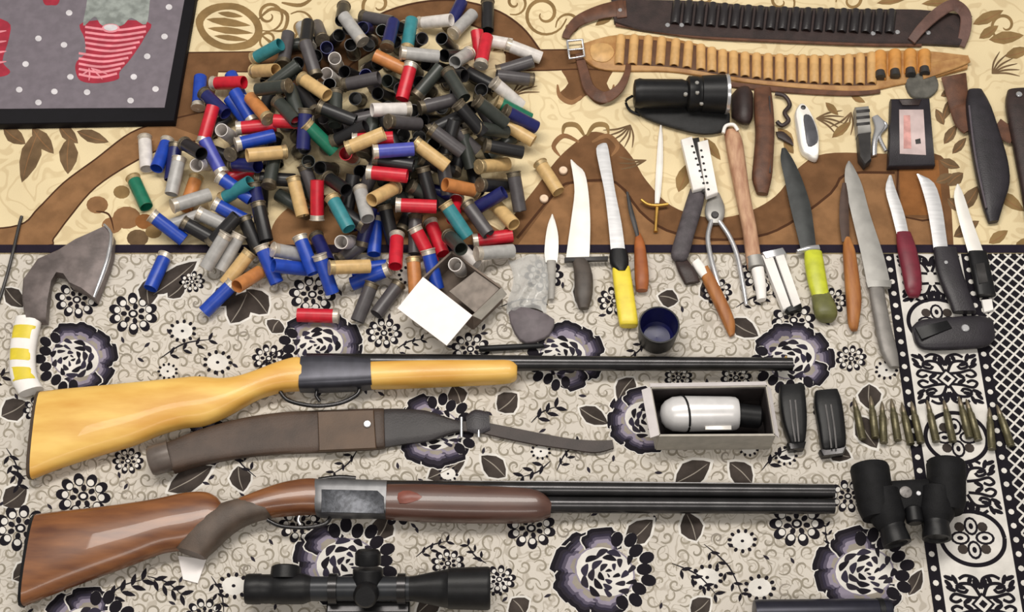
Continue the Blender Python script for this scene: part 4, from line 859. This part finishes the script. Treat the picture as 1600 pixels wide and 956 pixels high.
loft('sheath_body', [(1178, 140, 1204, 138, .012), (1178, 170, 1208, 168, .020), (1180, 210, 1210, 208, .022), (1177, 250, 1208, 250, .022), (1175, 278, 1206, 278, .020), (1182, 302, 1200, 304, .010)], ZT, M_leather, k, 3, 16, 2.8)
strap('stitching', [(1202, 150), (1204, 200), (1203, 270)], 2.5, ZT + .0195, .0015, M_darkleather, k)
k2 = loft('dark_leather_roll', [(1142, 150, 1144, 184, .012), (1154, 138, 1156, 192, .024), (1168, 136, 1170, 194, .024), (1176, 146, 1176, 184, .012)], ZT, M_darkleather, None)
tag(k2, 'dark brown leather roll between torch and brown sheath', 'leather roll')
k = thing('leather_thong', 'dark curled leather thong beside the silver folding knife', 'thong', P(1222, 170, ZT))
tube('cord', [P(1211, 146, ZT + .006), P(1226, 150, ZT + .006), P(1234, 164, ZT + .005), P(1226, 176, ZT + .005), P(1232, 188, ZT + .005), P(1222, 196, ZT + .004), P(1214, 190, ZT + .004)], .0038, M_darkleather, k, 8, .8)
loft('tab', [(1212, 206, 1216, 216, .004), (1224, 206, 1228, 222, .005), (1236, 216, 1240, 228, .003)], ZT, M_darkleather, k)
# two pale wads between the heap and the knives
for x, y in ((850, 312), (880, 268)):
    o = lathe('felt_wad', P(x, y, ZK + .001), P(x, y, ZK + .001) + Vector((0, 0, .006)), [(0, .0062), (.1, .0068), (.8, .0068), (1, .0055), (1, .002), (.85, .001)], mat('wad_pale', (232, 206, 180), .7), None, 16)
    tag(o, 'small pale round wad on the brown carpet band', 'wad', 'pale wads beside the heap')

# ================================================================== CUP, BOX WITH FLAP, CLEAR BAG
k = thing('blue_black_cup', 'small black cup with a glossy navy inside standing upright', 'cup', P(1030, 535, ZC + .001))
hz = .046; c0 = P(1030, 507, ZC + .001 + hz); c0.z = ZC + .001; c1 = c0 + Vector((0, 0, hz))
lathe('cup_body', c0, c1, [(0, .0008), (.0, .0255), (.1, .0275), (.9, .0302), (1, .0302), (1.0, .028)], M_black, k, 32, False)
lathe('lining', c0, c1, [(1.003, .0283), (.9, .0278), (.2, .024), (.12, .02), (.1, .0005)], M_navy, k, 32, False)
k = thing('open_carton', 'small open grey carton with a white flap folded out', 'carton', P(722, 470, ZC + .001))
zr = ZC + .043; A, Bc, Cc, Dc = P(661, 434, zr), P(738, 494, zr), P(784, 450, zr), P(706, 393, zr)
zb = ZC + .0012
def wall(nm, p, q, m, h=None):
    n = Vector((q.y - p.y, p.x - q.x, 0)).normalized() * .0015; v = []
    for z in (zb, zr): v += [Vector((p.x, p.y, z)) + n, Vector((q.x, q.y, z)) + n, Vector((q.x, q.y, z)) - n, Vector((p.x, p.y, z)) - n]
    return obj(nm, v, [(3, 2, 1, 0), (4, 5, 6, 7), (0, 1, 5, 4), (1, 2, 6, 5), (2, 3, 7, 6), (3, 0, 4, 7)], m, k, smooth=None)
for p, q in ((A, Bc), (Bc, Cc), (Cc, Dc), (Dc, A)): wall('side', p, q, M_darkcard)
obj('base', [Vector((p.x, p.y, zb)) for p in (A, Bc, Cc, Dc)] + [Vector((p.x, p.y, zb + .002)) for p in (A, Bc, Cc, Dc)], [(3, 2, 1, 0), (4, 5, 6, 7), (0, 1, 5, 4), (1, 2, 6, 5), (2, 3, 7, 6), (3, 0, 4, 7)], M_darkcard, k, smooth=None)
fa, fb = P(621, 483, ZC + .040), P(698, 541, ZC + .040); up = Vector((0, 0, .0014))
obj('white_flap', [A + up, Bc + up, fb + up, fa + up, A + up * 2, Bc + up * 2, fb + up * 2, fa + up * 2], [(3, 2, 1, 0), (4, 5, 6, 7), (0, 1, 5, 4), (1, 2, 6, 5), (2, 3, 7, 6), (3, 0, 4, 7)], M_paper, k, smooth=None)
ia, ib, ic, id_ = P(702, 455, zr - .004), P(742, 424, zr - .003), P(780, 451, zr - .003), P(742, 488, zr - .004)
obj('inner_flap', [p - up for p in (ia, id_, ic, ib)] + [Vector(p) for p in (ia, id_, ic, ib)], [(3, 2, 1, 0), (4, 5, 6, 7), (0, 1, 5, 4), (1, 2, 6, 5), (2, 3, 7, 6), (3, 0, 4, 7)], mat('inner_grey', (132, 122, 114), .8, 0, .2), k, smooth=None)
fc, fd = P(752, 500, ZC + .03), P(792, 460, ZC + .03)
obj('side_flap', [Bc + up, Cc + up, fd, fc, Bc + up * 2, Cc + up * 2, fd + up, fc + up], [(3, 2, 1, 0), (4, 5, 6, 7), (0, 1, 5, 4), (1, 2, 6, 5), (2, 3, 7, 6), (3, 0, 4, 7)], M_card, k, smooth=None)
# crumpled clear plastic bag
br = random.Random(9); nx, ny = 15, 19; V = []; Fc = []
for side in (1, 0):
    for j in range(ny):
        for i in range(nx):
            u, w = i / (nx - 1), j / (ny - 1)
            x = 796 + 62 * u + 7 * math.sin(w * 5) + 6 * (w - .5); y = 402 + 84 * w + 5 * math.sin(u * 6 + 1)
            bulge = (math.sin(math.pi * u) * math.sin(math.pi * w)) ** .6
            z = ZC + .003 + side * bulge * (.016 + .006 * math.sin(u * 11 + w * 7) + br.uniform(-.003, .003)) + (0.0008 if side else 0)
            V.append(P(x, y, z))
    o_ = 0 if side else nx * ny
    for j in range(ny - 1):
        for i in range(nx - 1):
            a = o_ + j * nx + i; q = (a, a + nx, a + nx + 1, a + 1); Fc.append(q if side else q[::-1])
o = obj('clear_plastic_bag', V, Fc, mat('clear_plastic', (222, 222, 220), .18, 0, .02, alpha=.34, coat=.4), None, smooth=70)
tag(o, 'crumpled clear plastic bag beside the open carton', 'plastic bag')
o = slab('grey_scrap', [(795, 487), (810, 478), (840, 484), (866, 498), (862, 516), (851, 527), (822, 535), (804, 518)], ZC + .0015, .007, mat('scrap_grey', (104, 96, 100), .6, .1, .15), None, .002, 2)
tag(o, 'flat dark grey scrap with a rounded edge below clear bag', 'scrap')
o = lathe('black_rod', P(748, 545, ZC + .006), P(850, 540, ZC + .006), [(0, .003), (.03, .0048), (.5, .0048), (.97, .004), (1, .003)], M_black, None, 14)
tag(o, 'thin black rod lying behind the single-barrel shotgun', 'rod')

# ================================================================== AXE AND ROD
k = thing('axe', 'old axe with a dark rusty head and yellow-and-white painted haft', 'axe', P(60, 470, ZC + .001))
slab('head', [(117, 371), (163, 351), (176, 366), (174, 395), (166, 420), (148, 466), (130, 452), (110, 444), (96, 426), (84, 424), (76, 440), (72, 470), (70, 498), (38, 498), (33, 462), (35, 434), (58, 402), (90, 388)], ZK + .003, .020, mat('rusty_iron', (116, 106, 104), .55, .25, .25, 40, .3, 200), k, .004)
loft('cutting_edge', [(161, 352, 165, 350, .006), (171, 366, 177, 366, .010), (167, 395, 174, 396, .010), (160, 420, 167, 421, .010), (144, 464, 149, 466, .006)], ZK + .0165, M_silver, k, 3, 10, 2)
hz_ = [(25, 497, 66, 497, .022), (20, 520, 60, 522, .024), (16, 545, 56, 548, .024), (15, 572, 56, 574, .024), (18, 596, 60, 592, .024), (30, 618, 68, 606, .022)]
hf = loft('haft', hz_, ZC + .002, M_white, k, 3, 16, 2.6)
for y0s, y1s, l in ((512, 532, 0), (548, 566, 1), (578, 600, 2)):
    def at_(y):
        for a_, b_ in zip(hz_, hz_[1:]):
            if a_[1] <= y <= b_[1]: t = (y - a_[1]) / (b_[1] - a_[1]); return (a_[0] + (b_[0] - a_[0]) * t, y, a_[2] + (b_[2] - a_[2]) * t - 1, a_[3] + (b_[3] - a_[3]) * t, .0247)
    q = loft('yellow_stripe', [at_(y0s), at_((y0s + y1s) / 2), at_(y1s)], ZC + .00165, M_yellow, hf, 2, 16, 2.6)
k = tube('bent_wire', [P(34, 338, ZK + .004), P(30, 352, ZK + .004), P(20, 395, ZK + .005), P(8, 440, ZC + .004), P(-6, 480, ZC + .004), P(-30, 520, ZC + .004)], .0026, M_darksteel, None)
tag(k, 'thin bent metal wire beside the axe head', 'wire')

# ================================================================== SINGLE-BARREL SHOTGUN, PALE STOCK
zg = ZC + .0015
g1 = thing('single_barrel_shotgun', 'single-barrel shotgun with pale yellow wooden stock and fore-end', 'shotgun', P(640, 590, zg))
loft('stock', [(64, 613, 49, 748, .036), (100, 609, 92, 731, .040), (156, 604, 150, 712, .042), (210, 599, 205, 696, .042), (252, 595, 250, 678, .042), (285, 592, 285, 668, .042), (312, 590, 318, 664, .042), (345, 593, 352, 650, .040), (372, 590, 382, 633, .038), (400, 581, 408, 620, .036), (437, 567, 440, 611, .036), (465, 560, 466, 609, .036), (478, 566, 476, 606, .034)], zg, M_beech, g1, 4, 20, 2.7, 'mid')
loft('butt_plate', [(59, 613, 43, 748, .034), (65, 612, 50, 749, .0365)], zg + .0005, mat('butt_dark', (72, 58, 46), .5), g1, 2, 16, 2.7, 'mid')
loft('receiver', [(472, 560, 468, 610, .034), (500, 559, 498, 610, .038), (545, 561, 545, 608, .038), (580, 564, 582, 605, .037)], zg + .002, mat('receiver_blue', (66, 66, 74), .35, .5, .12), g1, 3, 20, 4, 'mid')
loft('fore_end', [(574, 567, 580, 606, .036), (620, 566, 622, 605, .038), (690, 565, 692, 602, .038), (760, 565, 762, 599, .036), (796, 565, 798, 596, .033), (808, 572, 808, 590, .022)], zg + .002, M_beech, g1, 3, 20, 2.6, 'mid')
zb_ = zg + .022
lathe('barrel', P(480, 566, zb_), P(1238, 569, zb_), [(0, .0135), (.3, .0128), (.5, .0112), (1.0, .0098), (1.0, .0078), (.97, .0076)], M_blackmetal, g1, 24)
lathe('sight_bead', P(1228, 560, zb_ + .004), P(1228, 556, zb_ + .008), [(0, .002), (.7, .002), (1, .001)], M_brass, g1, 10)
tube('trigger_guard', [P(438, 612, zg + .02), P(452, 626, zg + .02), P(490, 634, zg + .02), P(530, 630, zg + .02), P(556, 618, zg + .02), P(562, 608, zg + .02)], .0032, M_blackmetal, g1, 8)
tube('trigger', [P(496, 608, zg + .02), P(494, 618, zg + .02), P(500, 627, zg + .02)], .0026, M_blackmetal, g1, 8)
lathe('opening_lever', P(470, 562, zg + .03), P(520, 557, zg + .03), [(0, .002), (.1, .005), (.8, .004), (1, .002)], M_blackmetal, g1, 12)

# ================================================================== LEATHER SLING CASE
k = thing('leather_sling', 'wide brown leather sling with pouch, press stud and narrow buckled strap', 'sling', P(480, 680, zg))
M_sling = mat('sling_brown', (70, 54, 44), .55, 0, .2, 30, .3, 400)
lathe('end_cap', P(232, 722, zg + .022), P(266, 712, zg + .021), [(0, .012), (.05, .019), (.2, .0215), (1, .0215)], mat('cap_grey', (100, 90, 84), .4, .1), k, 24)
loft('sling_body', [(262, 694, 272, 738, .030), (312, 673, 316, 726, .022), (375, 655, 378, 715, .016), (440, 645, 442, 709, .014), (500, 642, 502, 707, .014), (590, 639, 590, 702, .016), (600, 640, 602, 700, .014)], zg, M_sling, k, 3, 16, 4)
slab('pouch_flap', [(496, 643), (584, 640), (588, 700), (498, 704)], zg + .0145, .005, mat('flap_brown', (86, 66, 50), .55, 0, .15, 30, .3), k, .0015)
v, f = disc_geo(P(574, 663, zg + .0195), .0055, .003); obj('press_stud', v, f, M_silver, k)
loft('tapered_end', [(596, 640, 598, 700, .012), (620, 639, 622, 696, .012), (665, 642, 672, 689, .012), (700, 653, 708, 677, .010), (722, 660, 724, 674, .007)], zg, mat('sling_dark', (42, 38, 40), .5, 0, .2, 40, .3), k, 3, 14, 3.5)
strap('narrow_strap', [(718, 666), (750, 668), (790, 676), (840, 686), (890, 694), (930, 698), (958, 694)], [16, 18, 20, 20, 18, 20, 14], zg + .004, .0035, mat('strap_dark', (52, 42, 39), .55, 0, .2, 40, .3), k)
for x in (721, 748): tube('buckle_bar', [P(x, 652, zg + .008), P(x, 683, zg + .008)], .0022, M_silver, k, 8, 1, 1)
loft('strap_keeper', [(728, 650, 730, 674, .004), (742, 640, 748, 678, .007), (764, 644, 766, 672, .004)], zg + .004, M_blackleather, k)

# ================================================================== OVER-AND-UNDER SHOTGUN
g2 = thing('double_barrel_shotgun', 'over-and-under shotgun with dark walnut stock and silver receiver', 'shotgun', P(660, 800, zg))
loft('stock', [(58, 804, 35, 947, .038), (100, 799, 86, 926, .041), (156, 793, 150, 902, .042), (210, 786, 205, 882, .042), (252, 779, 252, 864, .042), (290, 771, 288, 858, .042), (322, 770, 312, 850, .042), (340, 778, 330, 842, .040), (352, 790, 352, 832, .038), (378, 779, 384, 816, .037), (410, 766, 414, 809, .037), (444, 755, 446, 805, .038), (480, 749, 480, 803, .038), (502, 750, 500, 803, .036)], zg, M_walnut, g2, 4, 20, 2.7, 'mid')
loft('butt_plate', [(52, 806, 30, 948, .036), (58, 803, 36, 949, .0385)], zg + .0005, M_black, g2, 2, 16, 2.7, 'mid')
loft('pistol_grip', [(276, 858, 320, 872, .030), (286, 838, 338, 856, .038), (306, 812, 356, 838, .0415), (334, 794, 378, 822, .0405), (366, 783, 406, 811, .038), (400, 778, 424, 808, .034)], zg + .0008, M_grip, g2, 3, 18, 2.8, 'mid')
loft('receiver', [(494, 752, 494, 804, .036), (510, 752, 510, 806, .040), (560, 753, 560, 807, .040), (606, 754, 604, 807, .039)], zg + .001, mat('receiver_grey', (112, 112, 114), .38, .6, .12), g2, 3, 20, 4.5, 'mid')
slab('side_plate', [(502, 764), (590, 766), (600, 776), (600, 802), (502, 800)], zg + .0395, .0018, mat('engraved_plate', (92, 94, 100), .45, .5, .3, 150, .3, 500), g2, .0008)
loft('fore_end', [(603, 758, 603, 810, .038), (660, 758, 660, 814, .041), (730, 760, 730, 816, .041), (800, 763, 800, 816, .040), (840, 768, 838, 814, .036), (862, 784, 860, 806, .022)], zg + .0005, M_walnutdark, g2, 3, 20, 2.7, 'mid')
slab('fore_end_inlay', [(622, 770), (640, 766), (660, 776), (645, 784), (624, 786)], zg + .0405, .0012, mat('inlay_red', (128, 72, 60), .4), g2, .0004, 2)
zb_ = zg + .020
for (y0q, y1q, rr) in ((763, 768, .0105), (787, 791, .0112)):
    lathe('barrel', P(590, y0q, zb_ + (.018 if False else 0)), P(1303, y1q, zb_), [(0, rr * 1.12), (.3, rr * 1.05), (1, rr * .95), (1, rr * .76), (.98, rr * .74)], M_blackmetal, g2, 24)
v, f = loft_geo([(600, 752, 600, 757, .008), (900, 752, 900, 756, .007), (1302, 757, 1302, 761, .007)], zb_ - .0035, 2, 8, 5); obj('top_rib', v, f, M_blackmetal, g2)
tube('opening_lever', [P(498, 750, zb_ + .006), P(530, 746, zb_ + .008), P(556, 748, zb_ + .006)], .004, M_blackmetal, g2, 10)
tube('trigger_guard', [P(418, 812, zg + .02), P(440, 822, zg + .02), P(480, 824, zg + .02), P(508, 818, zg + .02), P(516, 808, zg + .02)], .003, M_blackmetal, g2, 8)
tube('trigger', [P(468, 806, zg + .02), P(466, 813, zg + .02), P(470, 820, zg + .02)], .0022, M_silver, g2, 8)
o = slab('paper_tag', [(278, 868), (322, 874), (309, 911), (286, 905)], ZC + .0014, .0012, M_paper, None, .0002)
tag(o, 'white paper tag lying under the walnut pistol grip', 'paper tag')

# ================================================================== SCOPE, TUBE, BINOCULARS
k = thing('rifle_scope', 'black rifle scope with turret and wide objective bell', 'rifle scope', P(575, 920, zg))
zs = zg + .032
a, b = P(384, 920, zs), P(766, 919, zs)
lathe('eyepiece', a, b, [(0, .017), (.002, .0195), (.012, .0205), (.06, .0205), (.065, .0195), (.12, .0195), (.125, .0205), (.235, .0205), (.25, .019), (.27, .0165)], M_black, k, 28)
lathe('tube', a, b, [(.25, .0165), (.68, .0165)], mat('scope_tube', (44, 46, 50), .35, .3), k, 28)
lathe('objective_bell', a, b, [(.67, .0165), (.69, .0172), (.80, .0245), (.825, .026), (.83, .0275), (.985, .029), (.99, .029), (1.0, .0275), (1.0, .0255), (.985, .025)], M_black, k, 28)
tc0 = a.lerp(b, .5); lathe('turret_mount', tc0 + Vector((0, .0, .0)), tc0 + Vector((0, .030, .016)), [(0, .0205), (.75, .0205), (.8, .019)], M_black, k, 24)
lathe('turret_cap', tc0 + Vector((0, .028, .015)), tc0 + Vector((0, .046, .024)), [(0, .0165), (.1, .0175), (.8, .0175), (1, .014)], M_black, k, 24)
tc1 = tc0 - Vector((0, 0, 0)); lathe('side_turret', tc1 + Vector((0, -.008, .01)), tc1 + Vector((0, -.020, .030)), [(0, .0165), (.8, .0165), (1, .013)], M_black, k, 24)
for t in (.34, .62): lathe('mount_ring', a, b, [(t, .0165), (t + .001, .0205), (t + .035, .0205), (t + .036, .0165)], M_blackmetal, k, 24)
lathe('zoom_knob', a.lerp(b, .16) + Vector((0, .012, .002)), a.lerp(b, .16) + Vector((0, .030, .004)), [(0, .021), (.9, .020), (1, .018)], M_black, k, 20)
mr0, mr1 = a.lerp(b, .33), a.lerp(b, .67)
v, f = box_geo((mr0 + mr1) / 2 - Vector((0, .022, .0305)), (mr1 - mr0).length, .016, .02); obj('mount_base', v, f, M_blackmetal, k)
o = thing('black_tube', 'dark blue-black metal tube lying at the front edge of the cloth', 'tube', P(1290, 970, zg))
lathe('tube_body', P(1178, 962, zg + .022), P(1392, 960, zg + .022), [(0, .016), (.005, .0205), (.03, .0215), (.97, .0215), (.995, .0205), (1, .017), (1, .014), (.98, .013)], mat('tube_blue', (40, 40, 52), .35, .4), o, 28)
lathe('end_band', P(1178, 962, zg + .022), P(1392, 960, zg + .022), [(.9, .0215), (.902, .0222), (.94, .0222), (.942, .0215)], M_black, o, 28)
k = thing('binoculars', 'black prism binoculars lying with the eyepieces towards the front', 'binoculars', P(1420, 790, zg))
M_bino = mat('bino_rubber', (20, 20, 22), .65, 0, .2, 80, .4, 600, .2)
zq = zg + .031
for (p0, p1, q0, q1, e0, e1, cxs) in (((1358, 728), (1372, 810), (1376, 762), (1392, 826), (1392, 818), (1402, 850), (1376, 780)), ((1478, 722), (1480, 800), (1466, 760), (1462, 818), (1462, 812), (1464, 842), (1468, 778))):
    lathe('objective_tube', P(*p0, zq), P(*p1, zq), [(0, .022), (.0, .0255), (.06, .0272), (.3, .0265), (.8, .0255), (1, .021)], M_bino, k, 28)
    lathe('prism_housing', P(*q0, zq + .002), P(*q1, zq + .002), [(0, .014), (.1, .023), (.75, .024), (1, .017)], M_bino, k, 24)
    lathe('eyepiece', P(*e0, zq + .002), P(*e1, zq + .002), [(0, .017), (.2, .0185), (.3, .0175), (.75, .0195), (1, .0195), (1, .015), (.9, .013)], M_black, k, 24)
loft('bridge', [(1388, 752, 1392, 800, .016), (1420, 750, 1424, 808, .020), (1460, 748, 1460, 800, .016)], zq - .010, M_bino, k)
lathe('focus_wheel', P(1426, 792, zq + .008), P(1430, 818, zq + .008), [(0, .008), (.1, .0115), (.9, .0115), (1, .009)], M_black, k, 20)
v, f = disc_geo(P(1415, 769, zq + .0095), .0085, .002, 20); o = obj('badge', v, f, mat('badge_grey', (126, 122, 120), .4, .3, .3, 200), k)
v, f = disc_geo(P(1435, 771, zq + .0095), .0035, .002, 12); obj('screw', v, f, M_silver, k)

# ================================================================== BOX WITH DEVICE, MAGAZINES, CARTRIDGES
k = thing('white_carton', 'open white carton holding a silver device', 'carton', P(1115, 665, ZC + .001))
zr = ZC + .052; zb = ZC + .0012
A, Bc, Cc, Dc = P(1030, 680, zr), P(1211, 679, zr), P(1198, 602, zr), P(1016, 605, zr)
for nm, p, q in (('front_side', A, Bc), ('side', Bc, Cc), ('side', Cc, Dc), ('side', Dc, A)): wall(nm, p, q, M_card)
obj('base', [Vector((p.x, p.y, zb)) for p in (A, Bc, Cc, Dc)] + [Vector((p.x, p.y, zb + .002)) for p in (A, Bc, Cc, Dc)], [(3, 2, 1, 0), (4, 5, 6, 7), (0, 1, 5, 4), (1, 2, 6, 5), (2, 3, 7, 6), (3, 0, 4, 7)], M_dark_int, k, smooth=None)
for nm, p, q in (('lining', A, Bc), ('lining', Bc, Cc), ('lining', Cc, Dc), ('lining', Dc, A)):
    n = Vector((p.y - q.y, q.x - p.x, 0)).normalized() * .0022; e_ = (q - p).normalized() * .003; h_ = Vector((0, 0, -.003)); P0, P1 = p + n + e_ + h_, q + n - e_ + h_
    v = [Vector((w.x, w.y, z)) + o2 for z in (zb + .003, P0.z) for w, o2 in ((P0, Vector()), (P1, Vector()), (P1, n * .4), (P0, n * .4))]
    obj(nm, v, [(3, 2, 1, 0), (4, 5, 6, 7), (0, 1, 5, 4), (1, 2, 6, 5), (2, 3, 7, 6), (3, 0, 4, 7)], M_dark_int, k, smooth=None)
dF = [(Dc, A, (-13, 2), 'end_flap'), (Cc, Bc, (7, 3), 'end_flap'), (Dc, Cc, (0, -9), 'back_flap')]
for p, q, off, nm in dF:
    o2 = Vector((off[0] * PX(650), -off[1] * PX(650), -.006)); up = Vector((0, 0, .0012))
    v = [p, q, q + o2, p + o2]; obj(nm, [x + up * .2 for x in v] + [x + up * 1.2 for x in v], [(3, 2, 1, 0), (4, 5, 6, 7), (0, 1, 5, 4), (1, 2, 6, 5), (2, 3, 7, 6), (3, 0, 4, 7)], mat('flap_white', (206, 200, 200), .8, 0, .05), k, smooth=None)
d = thing('silver_device', 'rounded silver device with a dark band and black handle inside the white carton', 'device', P(1110, 650, zb + .004))
zd = zb + .004
lathe('silver_body', P(1031, 647, zd + .026), P(1153, 646, zd + .026), [(0, .002), (.02, .012), (.07, .019), (.16, .0245), (.3, .026), (.9, .0245), (.97, .0235), (1, .021)], mat('device_silver', (226, 224, 224), .3, .25, .05), d, 28)
cb = P(1031, 647, zd + .026); ce = P(1153, 646, zd + .026)
tube('dark_band', [cb.lerp(ce, .20 + .16 * math.sin(g_ * .5 + .3)) + Vector((0, math.cos(g_) * .0262, math.sin(g_) * .0262)) for g_ in np.linspace(-.3, 3.4, 14)], .0016, M_black, d, 8, 1, 2)
lathe('handle', P(1150, 648, zd + .022), P(1190, 652, zd + .020), [(0, .0205), (.1, .017), (.9, .0165), (1, .012)], M_black, d, 24)
slab('label_plate', [(1102, 664), (1143, 664), (1143, 671), (1102, 671)], zd + .034, .0015, M_whitesteel, d, .0004)
for nm, st, lb in (('magazine', [(1218, 604, 1256, 602, .016), (1217, 625, 1258, 622, .020), (1222, 660, 1260, 656, .020), (1232, 690, 1258, 687, .018), (1236, 698, 1254, 696, .012)], 'black rifle magazine next to the white carton'),
                   ('magazine', [(1273, 613, 1308, 610, .016), (1272, 632, 1314, 628, .020), (1278, 668, 1319, 662, .020), (1283, 700, 1321, 695, .018), (1288, 708, 1316, 704, .012)], 'black rifle magazine next to the row of cartridges')):
    m_ = thing(nm, lb, 'magazine', P((st[2][0] + st[2][2]) / 2, st[2][1], ZC + .001))
    loft('casing', st, ZC + .0015, M_black, m_, 3, 16, 5)
    for t in (.42, .62):
        strap('rib', [(st[i][0] + (st[i][2] - st[i][0]) * t, st[i][1]) for i in (1, 2, 3)], 3, ZC + .0222, .0016, M_darksteel, m_)
    slab('floor_plate', [(st[3][0] - 2, st[3][1] + 2), (st[3][2] + 2, st[3][3] + 2), (st[4][2] + 3, st[4][3] + 4), (st[4][0] - 2, st[4][1] + 4)], ZC + .0015, .014, M_blackmetal, m_, .002)
cart = [((1337, 636), (1348, 686)), ((1361, 626), (1368, 684)), ((1378, 630), (1381, 692)), ((1395, 638), (1403, 688)), ((1409, 630), (1423, 694)), ((1428, 645), (1439, 692)), ((1453, 645), (1463, 690)), ((1476, 632), (1489, 690)), ((1500, 627), (1515, 684)), ((1514, 638), (1529, 688)), ((1546, 646), (1550, 702)), ((1560, 640), (1580, 697))]
M_cart = mat('olive_brass', (96, 90, 66), .38, .5, .2, 200); M_bul = mat('bullet_copper', (132, 120, 100), .35, .6, .15)
for (tx, ty), (bx_, by_) in cart:
    zc = ZC + .0075; p, q = P(bx_, by_, zc), P(tx, ty, zc); q = p + (q - p).normalized() * .066
    r_ = thing('rifle_cartridge', 'slim brass rifle cartridge in the row across the cloth border', 'cartridge', p, 'rifle cartridges laid in a row')
    lathe('case', p, q, [(0, .003), (0, .0058), (.02, .006), (.03, .0048), (.05, .0058), (.62, .0054), (.68, .0040), (.76, .0039)], M_cart, r_, 14)
    lathe('bullet', p, q, [(.74, .0037), (.82, .0036), (.92, .0024), (.98, .001), (1, .0003)], M_bul, r_, 12)
